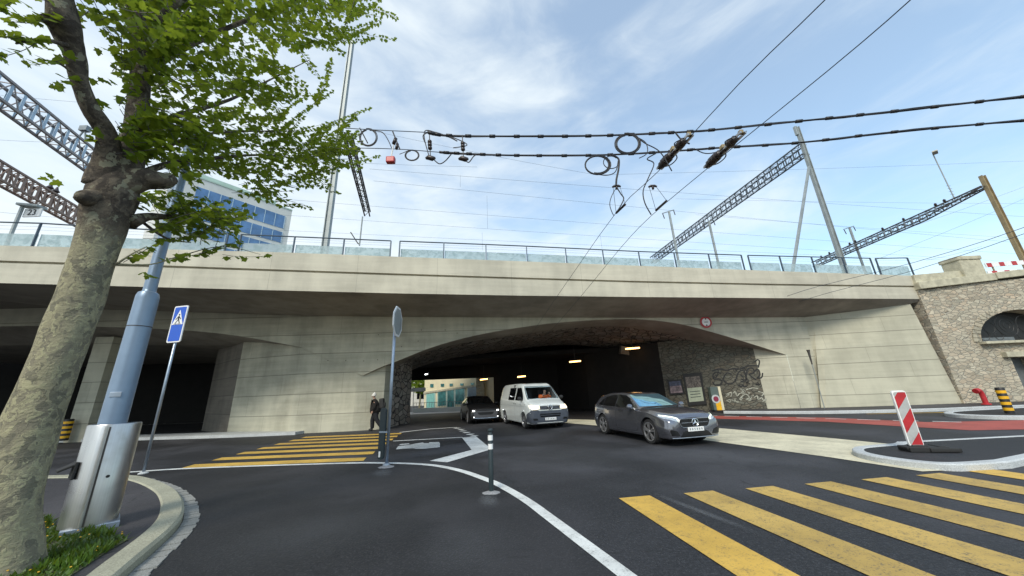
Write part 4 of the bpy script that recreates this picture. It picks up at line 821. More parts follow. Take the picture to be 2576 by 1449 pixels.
# ================================================================== CARS
def herm(xs, ys, x):
    n = len(xs)
    if x >= xs[0]: return ys[0]
    if x <= xs[-1]: return ys[-1]
    i = next(k for k in range(n-1) if xs[k] >= x >= xs[k+1]); h = xs[i+1]-xs[i]
    def sl(k):
        if k == 0: return (ys[1]-ys[0])/(xs[1]-xs[0])
        if k == n-1: return (ys[-1]-ys[-2])/(xs[-1]-xs[-2])
        a = (ys[k]-ys[k-1])/(xs[k]-xs[k-1]); c = (ys[k+1]-ys[k])/(xs[k+1]-xs[k]); return 0 if a*c <= 0 else 2*a*c/(a+c)
    t = (x-xs[i])/h; m0, m1 = sl(i)*h, sl(i+1)*h
    return (2*t**3-3*t*t+1)*ys[i]+(t**3-2*t*t+t)*m0+(-2*t**3+3*t*t)*ys[i+1]+(t**3-t*t)*m1
class Car:
    def __init__(s, root, st, body_mat, axles, rw, tw, halfw):
        s.r = root; s.st = st; s.xs = [q[0] for q in st]; s.ax = axles; s.rw = rw; s.hw = halfw
        xs = []; a, c = s.xs[0], s.xs[-1]; n = 110
        xs = sorted(set([a-(a-c)*(.5-.5*math.cos(math.pi*k/n)) for k in range(n+1)]+s.xs), reverse=True)
        rows = []
        for x in xs:
            q = [herm(s.xs, [r_[k] for r_ in st], x) for k in range(1, 10)]
            zb, wb, zm, wm, zs, ws, zt, wt, zc = q
            P = [(0, zb), (wb*.6, zb), (wb, zb+.01), ((wb+wm)/2+.012, zb+(zm-zb)*.35), (wm, zm), (lerp(wm, ws, .5)+.006, lerp(zm, zs, .55)), (ws, zs), (lerp(ws, wt, .5)+.012, lerp(zs, zt, .5)), (wt, zt), (wt*.55, lerp(zt, zc, .72)), (0, zc)]
            cu = cat([V((0, y, z)) for y, z in P], 4); cu = [V((x, v.y, v.z)) for v in cu]
            rows.append(cu+[V((x, -v.y, v.z)) for v in reversed(cu[1:-1])])
        b = MB(); n = len(rows[0]); b.add([p for r_ in rows for p in r_], [(i*n+j, i*n+(j+1) % n, (i+1)*n+(j+1) % n, (i+1)*n+j) for i in range(len(rows)-1) for j in range(n)]+[list(range(n)), [(len(rows)-1)*n+j for j in range(n)][::-1]])
        s.bvh = BVHTree.FromPolygons(b.v, b.f)
        s.body = b.build('body', body_mat, root, True, 'auto')
        cs = []
        for x in axles:
            for sd in (1, -1):
                c_ = MB(); c_.lathe((x, sd*(halfw-.42) if sd < 0 else halfw-.42, rw), [(rw+.055, 0 if sd > 0 else -.8), (rw+.055, .8 if sd > 0 else 0)], 40, 'y'); o = c_.build('cutter', M['grille'], root, True); cs.append(o)
        booldiff(s.body, cs)
        s.body.data.polygons.foreach_set('use_smooth', [True]*len(s.body.data.polygons)); s.body.data.set_sharp_from_angle(angle=R(32))
    def decal(s, name, poly, axis, mat, off=.005, cell=.06, parent=None, thick=0, mirror=False, test=None):
        bm = bmesh.new(); vs = [bm.verts.new((x, 0, z)) for x, z in poly]; bm.faces.new(vs)
        x0, x1 = min(p[0] for p in poly), max(p[0] for p in poly); z0, z1 = min(p[1] for p in poly), max(p[1] for p in poly)
        k = x0+cell
        while k < x1: bmesh.ops.bisect_plane(bm, geom=bm.verts[:]+bm.edges[:]+bm.faces[:], plane_co=(k, 0, 0), plane_no=(1, 0, 0)); k += cell
        k = z0+cell
        while k < z1: bmesh.ops.bisect_plane(bm, geom=bm.verts[:]+bm.edges[:]+bm.faces[:], plane_co=(0, 0, k), plane_no=(0, 0, 1)); k += cell
        bm.verts.index_update(); out = []
        for v in bm.verts:
            if axis == 'f': o, d = V((9, v.co.x, v.co.z)), V((-1, 0, 0))
            elif axis == 'b': o, d = V((-9, v.co.x, v.co.z)), V((1, 0, 0))
            elif axis == 'l': o, d = V((v.co.x, 9, v.co.z)), V((0, -1, 0))
            else: o, d = V((v.co.x, -9, v.co.z)), V((0, 1, 0))
            h = s.bvh.ray_cast(o, d)
            if h[0] is None: h = s.bvh.find_nearest(o+d*7.5)
            nn = h[1] if h[1].dot(d) < 0 else -h[1]; out.append((h[0], nn))
        b = MB(); b.v = [p+n_*off for p, n_ in out]; b.f = [[v.index for v in f.verts] for f in bm.faces]; b.mi = [0]*len(b.f); bm.free()
        o = b.build(name, mat, parent or s.r, True, True); return o
    def ring(s, name, poly, axis, mat, r0=.008, off=.006, parent=None):
        pts = []
        for x, z in poly:
            o, d = (V((9, x, z)), V((-1, 0, 0))) if axis == 'f' else (V((x, 9, z)), V((0, -1, 0))) if axis == 'l' else (V((x, -9, z)), V((0, 1, 0)))
            h = s.bvh.ray_cast(o, d)
            if h[0]: pts.append(h[0]-d*off)
        if len(pts) > 1: b = MB(); b.tube(pts, r0, 6); return b.build(name, mat, parent or s.r, True)
    def wheels(s, rimm, spokes=5, steel=False):
        for x in s.ax:
            for sd in (1, -1):
                y = sd*(s.hw-.13); w_ = MB(); rr = s.rw
                w_.lathe((x, y, rr), [(rr*.74, -.11), (rr*.95, -.11), (rr, -.08), (rr, .08), (rr*.95, .11), (rr*.76, .11), (rr*.74, .0), (rr*.74, -.11)], 36, 'y', False); wh = w_.build('wheel', M['tyre'], s.r, True, 'auto')
                b = MB(); yo = y+sd*.112; ri = rr*.76
                b.lathe((x, yo, rr), [(ri, -.03*sd), (ri, .01*sd), (ri*.92, .004*sd), (ri*.9, -.03*sd)], 32, 'y', False)
                b.lathe((x, yo, rr), [(ri*.2, -.03), (ri*.2, .012)], 16, 'y')
                if steel: b.lathe((x, yo-sd*.02, rr), [(ri*.94, -.01*sd), (ri*.6, .012*sd), (ri*.35, .02*sd)], 24, 'y')
                else:
                    for k in range(spokes):
                        for dl_ in (-.16, .16):
                            a = 2*math.pi*k/spokes+.3; q = V((x+math.cos(a)*ri*.15, yo-.006*sd, rr+math.sin(a)*ri*.15)); e = V((x+math.cos(a+dl_)*ri*.93, yo-.006*sd, rr+math.sin(a+dl_)*ri*.93)); b.bar(q, e, .03, .045, V((0, 1, 0)))
                b.build('rim', rimm, wh, True)
                b = MB(); b.lathe((x, yo-sd*.05, rr), [(ri*.93, -.005), (ri*.93, .005)], 24, 'y'); b.build('brake_disc', M['grille'], wh, True)
                # dark wheel housing inside the arch
                b = MB(); b.lathe((x, sd*(s.hw-.50), rr), [(rr+.05, -.02), (rr+.05, .02)], 28, 'y'); b.build('wheel_housing', M['grille'], s.r, True)
    def both(s, name, poly, mat, **k): return [s.decal(name, poly, a, mat, **k) for a in ('l', 'r')]
def mir(poly): return [(-x, z) for x, z in poly]
# --- grey hatchback
Lh = 2.21
HB = [(2.21, .24, .60, .42, .74, .60, .70, .70, .50, .735), (2.17, .20, .70, .42, .82, .64, .775, .76, .57, .79), (2.04, .18, .76, .44, .88, .70, .835, .82, .64, .85), (1.7, .18, .80, .48, .90, .78, .87, .885, .70, .92), (1.3, .18, .82, .5, .905, .85, .875, .935, .71, .975), (.95, .18, .82, .5, .90, .885, .865, .955, .70, .985), (.70, .18, .82, .5, .90, .90, .86, 1.04, .69, 1.10), (.30, .18, .82, .5, .90, .915, .855, 1.24, .63, 1.28), (-.05, .18, .82, .5, .90, .93, .855, 1.36, .59, 1.395), (-.5, .18, .82, .5, .90, .945, .855, 1.40, .59, 1.435), (-1.1, .18, .82, .5, .90, .965, .855, 1.39, .58, 1.43), (-1.6, .18, .82, .5, .895, .985, .84, 1.34, .56, 1.39), (-1.85, .20, .80, .5, .88, 1.0, .82, 1.27, .58, 1.32), (-2.06, .24, .76, .5, .84, .97, .78, 1.05, .66, 1.08), (-2.2, .3, .70, .5, .78, .88, .72, .93, .62, .95)]
hx = V((.257, -.966, 0)); ry = V((-.966, -.257, 0))
fw = G(1640, 1117); fw.z = 0; fa = fw-ry*.85+V((0, 0, 0)); cp = fa-hx*1.36
r_ = empty('hatchback_car', (cp.x, cp.y, 0), 'metallic dark grey hatchback leading out of the underpass', 'car', rz=math.atan2(hx.y, hx.x))
c = Car(r_, HB, M['cgrey'], (1.36, -1.37), .338, .22, .895)
c.wheels(M['rimd'])
gf = [(.92, .955), (.30, 1.245), (-.02, 1.345), (-.5, 1.375), (-.60, 1.37), (-.60, .965), (0.3, .945)]
c.both('front_side_window', [(.80, .965), (.34, 1.215), (.0, 1.325), (-.30, 1.35), (-.42, 1.35), (-.42, .975), (.2, .96)], M['cglass'])
c.both('rear_side_window', [(-.47, .975), (-.47, 1.352), (-.9, 1.345), (-1.28, 1.27), (-1.28, .995)], M['cglass'])
c.both('quarter_window', [(-1.33, .998), (-1.33, 1.255), (-1.52, 1.17), (-1.66, 1.02)], M['cglass'])
c.decal('windscreen', [(-.70, 1.0), (.70, 1.0), (.66, 1.10), (.61, 1.24), (.55, 1.345), (-.55, 1.345), (-.61, 1.24), (-.66, 1.10)], 'f', M['wsc'])
c.decal('rear_window', [(-.6, 1.08), (.6, 1.08), (.5, 1.32), (-.5, 1.32)], 'b', M['cglass'])
b = MB()
for k in range(14):
    x0 = -.08-k*.09; z_ = herm(c.xs, [q[9] for q in HB], x0); z2 = herm(c.xs, [q[9] for q in HB], x0-.09); b.poly([V((x0, -.42, z_+.0)), V((x0, .42, z_)), V((x0-.09, .42, z2)), V((x0-.09, -.42, z2))])
for i in range(len(b.v)): 
    v = b.v[i]; h = c.bvh.ray_cast(V((v.x, v.y, 3)), V((0, 0, -1))); b.v[i] = h[0]+V((0, 0, .004))
b.build('glass_roof', M['cglass'], r_, True)
hlp = [(.49, .685), (.53, .72), (.66, .765), (.80, .80), (.86, .77), (.83, .72), (.70, .685), (.60, .65), (.51, .645)]
for q in (hlp, mir(hlp)):
    o = c.decal('headlight', q, 'f', M['lampg'], .006, .05); cc = (sum(p[0] for p in q)/len(q), sum(p[1] for p in q)/len(q))
    s_ = 1 if cc[0] > 0 else -1; c.decal('daylight_strip', [(s_*.50, .70), (s_*.54, .735), (s_*.67, .775), (s_*.82, .805), (s_*.82, .785), (s_*.67, .752), (s_*.55, .71), (s_*.545, .66), (s_*.505, .655)], 'f', M['drl'], .012, .06, o)
gr = [(-.50, .62), (-.46, .70), (.46, .70), (.50, .62), (.45, .52), (.38, .48), (-.38, .48), (-.45, .52)]
c.decal('grille', gr, 'f', M['grille'], .008, .05); c.ring('grille_surround', gr+gr[:1], 'f', M['rim'], .008, .012)
c.decal('grille_bar', [(-.43, .588), (.43, .588), (.43, .612), (-.43, .612)], 'f', M['chrome'], .022, .06)
def fpt_(y, z, off): h = c.bvh.ray_cast(V((9, y, z)), V((-1, 0, 0))); return h[0]+V((off, 0, 0))
em = fpt_(0, .60, .03)
b = MB(); b.tube([em+V((0, .10*math.cos(a), .10*math.sin(a))) for a in [k*math.pi/12 for k in range(25)]], .011, 6)
for a in (90, 210, 330): b.tube([em, em+V((0, .098*math.cos(R(a)), .098*math.sin(R(a))))], [.026, .005], 5)
b.build('emblem', M['chrome'], r_, True)
lo = [(-.52, .235), (-.40, .36), (-.30, .395), (.30, .395), (.40, .36), (.52, .235)]
c.decal('lower_intake', lo, 'f', M['grille'], .008, .05); c.ring('splitter_trim', [(-.75, .225), (-.5, .222), (0, .22), (.5, .222), (.75, .225)], 'f', M['rim'], .014, .012)
for s_ in (1, -1): c.decal('side_intake', [(s_*.52, .28), (s_*.60, .40), (s_*.78, .45), (s_*.80, .40), (s_*.76, .29)], 'f', M['grille'], .008, .05)
def plate(c, z, mat=M['wht'], wd=.26, off=.02):
    q = c.bvh.ray_cast(V((9, 0, z)), V((-1, 0, 0)))[0]; b = MB(); b.box(q+V((off, 0, 0)), (.012, wd*2, .11)); b.build('number_plate', mat, c.r, True, bevel=.003)
    b = MB()
    for k, w_ in enumerate((.045, .04, .03, .04, .04, .035)): b.box(q+V((off+.007, -.19+.076*k, 0)), (.002, w_, .055))
    b.build('plate_characters', M['mast'], c.r, True)
plate(c, .43)
def mirror(c, x, z, hw, mat):
    for s_ in (1, -1):
        b = MB(); vs = []
        b.lathe((x, s_*(hw+.10), z), [(.02, -.10), (.075, -.07), (.088, 0), (.08, .06), (.03, .10)], 14, 'y'); b.v = [V((x+(v.x-x)*.75, v.y, v.z)) for v in b.v]; b.bar((x+.02, s_*(hw-.05), z-.05), (x, s_*(hw+.06), z-.02), .05, .04); b.build('wing_mirror', mat, c.r, True, 'auto')
mirror(c, .62, 1.0, .86, M['cgrey'])
for x in (.02, -.95):
    for s_, ax_ in ((1, 'l'), (-1, 'r')): c.decal('door_handle', [(x, .845), (x-.2, .855), (x-.2, .885), (x, .875)], ax_, M['chrome'], .02, .1)
for ax_ in 'lr':
    for pts in ([(.72, .93), (.78, .6), (.72, .32), (-.40, .30)], [(-.44, .97), (-.44, .6), (-.42, .32)], [(-1.24, .98), (-1.12, .75), (-.98, .6)]): c.ring('door_seam', cat([(x, z, 0) for x, z in pts], 5) and [(p.x, p.y) for p in cat([(x, z, 0) for x, z in pts], 5)], ax_, M['grille'], .005, -.001)
    c.ring('window_trim', [(p.x, p.y) for p in cat([(x, z, 0) for x, z in [(.82, .955), (.2, .945), (-.45, .96), (-1.3, .985), (-1.68, 1.01)]], 6)], ax_, M['chrome'], .006, .006)
    c.decal('sill_skirt', [(.95, .19), (.95, .25), (-.95, .25), (-.95, .19)], ax_, M['grille'], .006, .1)
# hood crease lines and star pin
b = MB()
for s_ in (1, -1):
    q = []
    for k in range(8): x = 1.0+k*.13; h = c.bvh.ray_cast(V((x, s_*(.60-.035*k), 3)), V((0, 0, -1))); q.append(h[0]+V((0, 0, .001)))
    b.tube(q, .004, 5)
b.build('bonnet_seam', M['grille'], r_, True)
# --- white van
VN = [(2.44, .26, .60, .50, .80, .80, .78, .95, .60, 1.0), (2.38, .22, .74, .50, .89, .82, .86, 1.0, .68, 1.05), (2.2, .20, .82, .52, .935, .88, .90, 1.07, .74, 1.12), (1.9, .20, .86, .56, .95, .98, .915, 1.16, .78, 1.205), (1.72, .20, .87, .56, .952, 1.06, .925, 1.24, .785, 1.27), (1.45, .20, .87, .56, .952, 1.12, .93, 1.47, .755, 1.49), (1.2, .20, .87, .56, .952, 1.14, .93, 1.69, .725, 1.71), (1.02, .20, .87, .56, .952, 1.15, .93, 1.82, .70, 1.85), (.8, .20, .87, .56, .952, 1.16, .93, 1.90, .69, 1.935), (.3, .20, .87, .56, .952, 1.17, .93, 1.93, .70, 1.97), (-.8, .20, .87, .56, .952, 1.17, .93, 1.935, .70, 1.975), (-2.0, .20, .87, .56, .95, 1.17, .925, 1.92, .69, 1.955), (-2.3, .22, .86, .56, .94, 1.15, .91, 1.86, .68, 1.90), (-2.4, .26, .84, .56, .92, 1.12, .89, 1.70, .70, 1.75), (-2.44, .3, .80, .56, .88, 1.1, .85, 1.6, .68, 1.64)]
fw = G(1320, 1079); hx = V((.31, -.951, 0)); ry = V((-.951, -.31, 0)); fa = V((fw.x, fw.y, 0))-ry*.90; cp = fa-hx*1.55+V((0, 0.1, 0))
r_ = empty('white_van', (cp.x, cp.y, 0), 'white crew van with lit headlights coming out of the underpass', 'van', rz=math.atan2(hx.y, hx.x))
c = Car(r_, VN, M['cwhite'], (1.55, -1.45), .335, .2, .945)
c.wheels(M['rim'], steel=True)
ws = [(-.76, 1.24), (.76, 1.24), (.74, 1.45), (.70, 1.66), (.66, 1.80), (-.66, 1.80), (-.70, 1.66), (-.74, 1.45)]
bm = bmesh.new(); bm.from_mesh(c.body.data)
kill = [f for f in bm.faces if f.calc_center_median().x > 1.0 and inpoly(f.calc_center_median().y, f.calc_center_median().z, [(x*.97, 1.26+(z-1.24)*.93+.0) for x, z in ws]) and f.normal.x > .1]
bmesh.ops.delete(bm, geom=kill, context='FACES'); bm.to_mesh(c.body.data); bm.free()
c.decal('windscreen', ws, 'f', M['vglass'], .006, .08)
c.ring('windscreen_seal', ws+ws[:1], 'f', M['blk'], .016, .008)
b = MB(); b.box((1.35, 0, 1.12), (.7, 1.6, .12)); b.build('dashboard', M['seat'], r_, True, bevel=.03)
b = MB(); b.box((.0, 0, 1.3), (.05, 1.6, 1.2)); b.box((.62, .42, 1.2), (.14, .5, .85)); b.box((.62, -.42, 1.2), (.14, .5, .85)); parts(b, 'seat', M['seat'], r_, local=True)
b = MB(); b.tube([V((1.02+.08*math.sin(a)*.6, .42+.19*math.cos(a), 1.24+.16*math.sin(a))) for a in [k*math.pi/10 for k in range(21)]], .015, 6); b.build('steering_wheel', M['blk'], r_, True)
c.both('front_door_window', [(1.50, 1.19), (1.26, 1.50), (1.04, 1.70), (.92, 1.76), (.42, 1.76), (.42, 1.19)], M['cglass'])
c.both('sliding_door_window', [(.26, 1.19), (.26, 1.77), (-.74, 1.77), (-.74, 1.19)], M['cglass'])
c.decal('rear_window', [(-.6, 1.2), (.6, 1.2), (.58, 1.6), (-.58, 1.6)], 'b', M['cglass'])
lb = [(-.93, .24), (-.93, .66), (-.86, .80), (-.60, .80), (-.5, .76), (.5, .76), (.60, .80), (.86, .80), (.93, .66), (.93, .24)]
c.decal('bumper', lb, 'f', M['bump'], .012, .07)
for s_, ax_ in ((1, 'l'), (-1, 'r')): c.decal('bumper_side', [(2.42, .25), (2.42, .66), (2.2, .70), (2.02, .60), (1.96, .30)], ax_, M['bump'], .012, .07)
for s_ in (1, -1):
    c.decal('headlight', [(s_*.48, .86), (s_*.50, .955), (s_*.64, .97), (s_*.80, 1.0), (s_*.87, .98), (s_*.88, .88), (s_*.80, .82), (s_*.60, .815)], 'f', M['hl'], .016, .05)
c.decal('grille', [(-.46, .81), (-.48, .95), (.48, .95), (.46, .81)], 'f', M['grille'], .014, .06)
for z in (.86, .91): c.ring('grille_bar', [(-.44, z), (-.2, z), (.2, z), (.44, z)], 'f', M['rimd'], .007, .026)
c.decal('lower_intake', [(-.46, .50), (-.50, .64), (.50, .64), (.46, .50)], 'f', M['grille'], .018, .06)
c.ring('intake_bar', [(-.47, .57), (0, .57), (.47, .57)], 'f', M['bump'], .012, .03)
for s_ in (1, -1): c.decal('fog_light_recess', [(s_*.58, .38), (s_*.62, .46), (s_*.80, .46), (s_*.78, .38)], 'f', M['grille'], .018, .06)
plate(c, .42, off=.03)
em = c.bvh.ray_cast(V((9, 0, .885)), V((-1, 0, 0)))[0]+V((.045, 0, 0))
b = MB(); b.tube([em+V((0, .095*math.cos(a), .095*math.sin(a))) for a in [k*math.pi/12 for k in range(25)]], .012, 6)
for q in ([(-.045, .08), (0, .01), (.045, .08)], [(-.085, .03), (-.045, -.075), (0, .0), (.045, -.075), (.085, .03)]): b.tube([em+V((0, y, z)) for y, z in q], .009, 5)
b.build('emblem', M['chrome'], r_, True)
mirror(c, 1.42, 1.28, .95, M['blk'])
for ax_ in 'lr':
    for pts in ([(1.62, 1.15), (1.60, .8), (1.9, .6)], [(.36, 1.88), (.34, 1.2), (.34, .30)], [(-.82, 1.88), (-.82, .32)], [(2.0, .93), (.34, .945), (-2.3, .945)], [(1.0, .28), (.34, .26), (-.9, .27)]): c.ring('door_seam', pts if len(pts) < 3 else [(p.x, p.y) for p in cat([(x, z, 0) for x, z in pts], 6)], ax_, M['mast'], .006, -.002)
    for x in (.44, .20): c.decal('door_handle', [(x, 1.02), (x+.12, 1.02), (x+.12, 1.05), (x, 1.05)], ax_, M['grille'], .018, .1)
    c.decal('fuel_vent', [(1.72, 1.0), (1.80, 1.0), (1.80, 1.02), (1.72, 1.02)], ax_, M['grille'], .006, .1)
VAN = r_
# --- dark car behind
fw = G(1222, 1066); hx = V((.27, -.963, 0)); cp = V((fw.x, fw.y, 0))-hx*2.15
DK = [tuple([q[0]]+[v+(.02 if i in (5, 7, 9-1) else 0) for i, v in enumerate(q[1:])]) for q in HB]
r_ = empty('dark_car', (cp.x, cp.y, 0), 'black car with small white headlights in the shade beside the white van', 'car', rz=math.atan2(hx.y, hx.x))
c = Car(r_, HB, M['cblack'], (1.36, -1.37), .33, .22, .895); c.wheels(M['rimd'])
c.both('side_window', [(.80, .965), (.34, 1.215), (.0, 1.325), (-.42, 1.35), (-1.28, 1.27), (-1.6, 1.03), (.2, .96)], M['cglass'])
c.decal('windscreen', [(-.70, 1.0), (.70, 1.0), (.66, 1.10), (.61, 1.24), (.55, 1.345), (-.55, 1.345), (-.61, 1.24), (-.66, 1.10)], 'f', M['cglass'])
c.decal('bumper_face', [(-.62, .33), (-.66, .62), (-.5, .66), (.5, .66), (.66, .62), (.62, .33)], 'f', M['cdark'], .006, .06)
c.decal('grille', [(-.40, .50), (-.46, .60), (.46, .60), (.40, .50), (.3, .46), (-.3, .46)], 'f', M['grille'], .012, .06)
c.decal('bonnet_face', [(-.6, .70), (.6, .70), (.62, .86), (-.62, .86)], 'f', M['cblack'], .004, .06)
for s_ in (1, -1):
    c.decal('headlight', [(s_*.60, .64), (s_*.60, .70), (s_*.72, .70), (s_*.72, .64)], 'f', M['hlw'], .016, .06); c.decal('fog_light', [(s_*.63, .34), (s_*.63, .38), (s_*.68, .38), (s_*.68, .34)], 'f', M['hlw'], .016, .06)
c.ring('lower_trim', [(-.64, .31), (0, .295), (.64, .31)], 'f', M['chrome'], .012, .016); mirror(c, .62, 1.0, .86, M['cblack'])
# ================================================================== PEOPLE
def skin(name, chains, mat, parent, sub=2, local=True):
    me = bpy.data.meshes.new(name); vs, es, rs = [], [], []; idx = {}
    for ch in chains:
        prev = None
        for nm, p, r0 in ch:
            if nm in idx: i = idx[nm]
            else: i = len(vs); idx[nm] = i; vs.append(V(p)); rs.append(r0)
            if prev is not None: es.append((prev, i))
            prev = i
    me.from_pydata(vs, es, []); o = bpy.data.objects.new(name, me); col.objects.link(o); me.materials.append(mat)
    md = o.modifiers.new('s', 'SKIN'); md.use_smooth_shade = True; me.skin_vertices or None
    for i, r0 in enumerate(rs):
        sv = me.skin_vertices[0].data[i]; sv.radius = (r0, r0) if not isinstance(r0, tuple) else r0; sv.use_root = (i == 0)
    o.modifiers.new('u', 'SUBSURF').levels = sub; o.modifiers['u'].render_levels = sub
    dg = bpy.context.evaluated_depsgraph_get(); dg.update(); m2 = bpy.data.meshes.new_from_object(o.evaluated_get(dg)); o.modifiers.clear(); o.data = m2; m2.name = name
    m2.polygons.foreach_set('use_smooth', [True]*len(m2.polygons)); m2.materials.clear(); m2.materials.append(mat)
    if parent: o.parent = parent
    return o
def hand(ch, base, wr, d, side, s=1.0, curl=.5):   # fingers and thumb growing from the wrist vertex
    d = V(d).normalized(); sd = V(side).normalized(); nn = d.cross(sd)
    palm = wr+d*.05*s; ch.append([(base, wr, .022*s), (base+'p', palm, .024*s)])
    for k, (ln, o) in enumerate(((.068, -.027), (.078, -.009), (.073, .009), (.058, .026))):
        r0 = palm+sd*o*s+d*.025*s; m_ = r0+d*ln*.5*s; e = m_+(d*(1-curl)+nn*curl).normalized()*ln*.5*s; ch.append([(base+'p', palm, .024*s), (base+'k%d' % k, r0, .010*s), (base+'m%d' % k, m_, .009*s), (base+'e%d' % k, e, .007*s)])
    t0 = wr+d*.03*s-sd*.028*s; ch.append([(base+'p', palm, .024*s), (base+'t', t0, .011*s), (base+'u', t0-sd*.02*s+d*.035*s+nn*.01, .009*s)])
# walking pedestrian, going left with head bowed
pp = G(938, 1083); pp = V((-7.0, 17.75, 0))
pp = V((G(940, 1084).x, G(940, 1084).y, 0)); hpx = at(936, 989, pp.x, pp.y).z; S_ = hpx/1.74
r_ = empty('person', pp, 'person in dark coat and white woolly hat walking left with a black backpack', 'person', rz=R(8)); r_.scale = (S_,)*3
bd = [[('pel', (0.02, 0, .93), .12), ('wst', (0.0, 0, 1.06), .115), ('chs', (-.03, 0, 1.28), .135), ('nb', (-.06, 0, 1.44), .065), ('nk', (-.085, 0, 1.50), .05), ('hd', (-.115, 0, 1.60), .085), ('hd2', (-.105, 0, 1.66), .078)],
      [('pel', (0, 0, 0), 0), ('lh', (-.0, .09, .90), .088), ('lk', (-.12, .095, .52), .062), ('la', (-.10, .10, .10), .042), ('lt', (-.26, .10, .04), .035)],
      [('pel', (0, 0, 0), 0), ('rh', (.03, -.09, .90), .088), ('rk', (.10, -.09, .53), .062), ('ra', (.36, -.09, .22), .042), ('rt', (.34, -.09, .06), .034)],
      [('chs', (0, 0, 0), 0), ('ls', (-.05, .18, 1.38), .06), ('le', (-.08, .22, 1.12), .048), ('lw', (-.20, .21, .90), .03)],
      [('chs', (0, 0, 0), 0), ('rs', (-.03, -.18, 1.38), .06), ('re', (.06, -.23, 1.13), .048), ('rw', (-.06, -.22, .92), .03)]]
hand(bd, 'lw', V((-.20, .21, .90)), (-.3, 0, -1), (1, 0, -.2)); hand(bd, 'rw', V((-.06, -.22, .92)), (-.4, 0, -1), (1, 0, -.2))
body = skin('body', bd, M['skin'], r_)
skin('trousers', [[('a', (.02, 0, .96), .16), ('lh', (-.0, .09, .88), .13), ('lk', (-.12, .095, .52), .115), ('la', (-.10, .10, .07), .09)], [('a', (0, 0, 0), 0), ('rh', (.03, -.09, .88), .13), ('rk', (.10, -.09, .53), .115), ('ra', (.365, -.09, .17), .09)]], M['jeans'], r_)
skin('coat', [[('h', (.04, 0, .76), (.29, .31)), ('w', (.01, 0, 1.0), .28), ('c', (-.01, 0, 1.27), .29), ('n', (-.065, 0, 1.43), .09), ('cl', (-.08, 0, 1.49), .065)], [('c', (0, 0, 0), 0), ('ls', (-.05, .22, 1.36), .12), ('le', (-.12, .27, 1.12), .105), ('lw', (-.22, .235, .90), .08)], [('c', (0, 0, 0), 0), ('rs', (-.03, -.22, 1.36), .12), ('re', (.04, -.28, 1.13), .105), ('rw', (-.07, -.245, .92), .08)]], M['coat'], r_)
for nm, a, c_ in (('l', (-.08, .10, .07), (-.25, .10, .03)), ('r', (.375, -.09, .20), (.335, -.09, .04))):
    skin('shoe', [[('a', V(a)+V((.01, 0, .01)), .085), ('m', lerp(V(a), V(c_), .6), .075), ('t', V(c_)+(V(c_)-V(a))*.12, .062)]], M['blk'], r_)
b = MB(); hc = V((-.108, 0, 1.63)); rows = []
for k in range(7): 
    a = k/6*math.pi/2; rows.append((.100*math.cos(a)*1.03, .01+.125*math.sin(a)))
b.lathe((hc.x, 0, hc.z), [(.106, -.035), (.108, .005)]+rows, 20); b.v = [v+V(((v.z-hc.z)*.22, 0, 0)) for v in b.v]; b.build('woolly_hat', M['hat'], r_, True, True)
b = MB(); b.lathe((-.08, 0, 1.76), [(.01, -.03), (.032, -.015), (.036, .005), (.02, .03)], 12); b.build('hat_bobble', M['hat'], r_, True, True)
b = MB(); b.tube([V((-.198, 0, 1.600)), V((-.222, 0, 1.572)), V((-.20, 0, 1.560))], [.008, .014, .012], 8); b.build('nose', M['skin'], r_, True, True)
for s_ in (1, -1):
    b = MB(); b.lathe((-.187, s_*.03, 1.605), [(.004, -.006), (.009, 0), (.004, .006)], 8); b.build('eye', M['blkp'], r_, True); b = MB(); b.lathe((-.11, s_*.086, 1.585), [(.012, -.025), (.022, 0), (.01, .03)], 8); b.build('ear', M['skin'], r_, True, True)
b = MB(); b.bar((-.185, -.022, 1.543), (-.185, .022, 1.543), .008, .008); b.build('mouth', plain('lips', (.3, .12, .10), .5), r_, True)
b = MB(); b.box((.30, 0, 1.24), (.22, .34, .48), (V((1, 0, .12)).normalized(), V((0, 1, 0)), V((-.12, 0, 1)).normalized())); b.box((.43, 0, 1.16), (.07, .24, .24)); b.build('backpack', M['blk'], r_, True, bevel=.06)
# van driver
r_ = empty('person', VAN.matrix_basis @ V((.84, .42, .60)), 'driver in an orange jacket behind the windscreen of the white van', 'person', rz=VAN.rotation_euler.z)
db = [[('pel', (0, 0, .30), .13), ('wst', (.02, 0, .45), .12), ('chs', (.05, 0, .66), .14), ('nb', (.07, 0, .82), .065), ('nk', (.09, 0, .88), .05), ('hd', (.11, 0, .98), .085), ('hd2', (.10, 0, 1.04), .08)],
      [('pel', (0, 0, 0), 0), ('lh', (.08, .1, .28), .09), ('lk', (.42, .12, .34), .065), ('la', (.55, .12, -.02), .045), ('lt', (.66, .12, -.06), .035)],
      [('pel', (0, 0, 0), 0), ('rh', (.08, -.1, .28), .09), ('rk', (.42, -.12, .34), .065), ('ra', (.55, -.12, -.02), .045), ('rt', (.66, -.12, -.06), .035)]]
for s_, nm in ((1, 'l'), (-1, 'r')):
    wv = V((.30, s_*.17, .80)); db.append([('chs', (0, 0, 0), 0), (nm+'s', (.05, s_*.19, .75), .06), (nm+'e', (.14, s_*.27, .56), .048), (nm+'w', wv, .03)]); hand(db, nm+'w', wv, (.3, -s_*.2, .5), (0, s_*1, 0), curl=.7)
skin('body', db, M['skin'], r_)
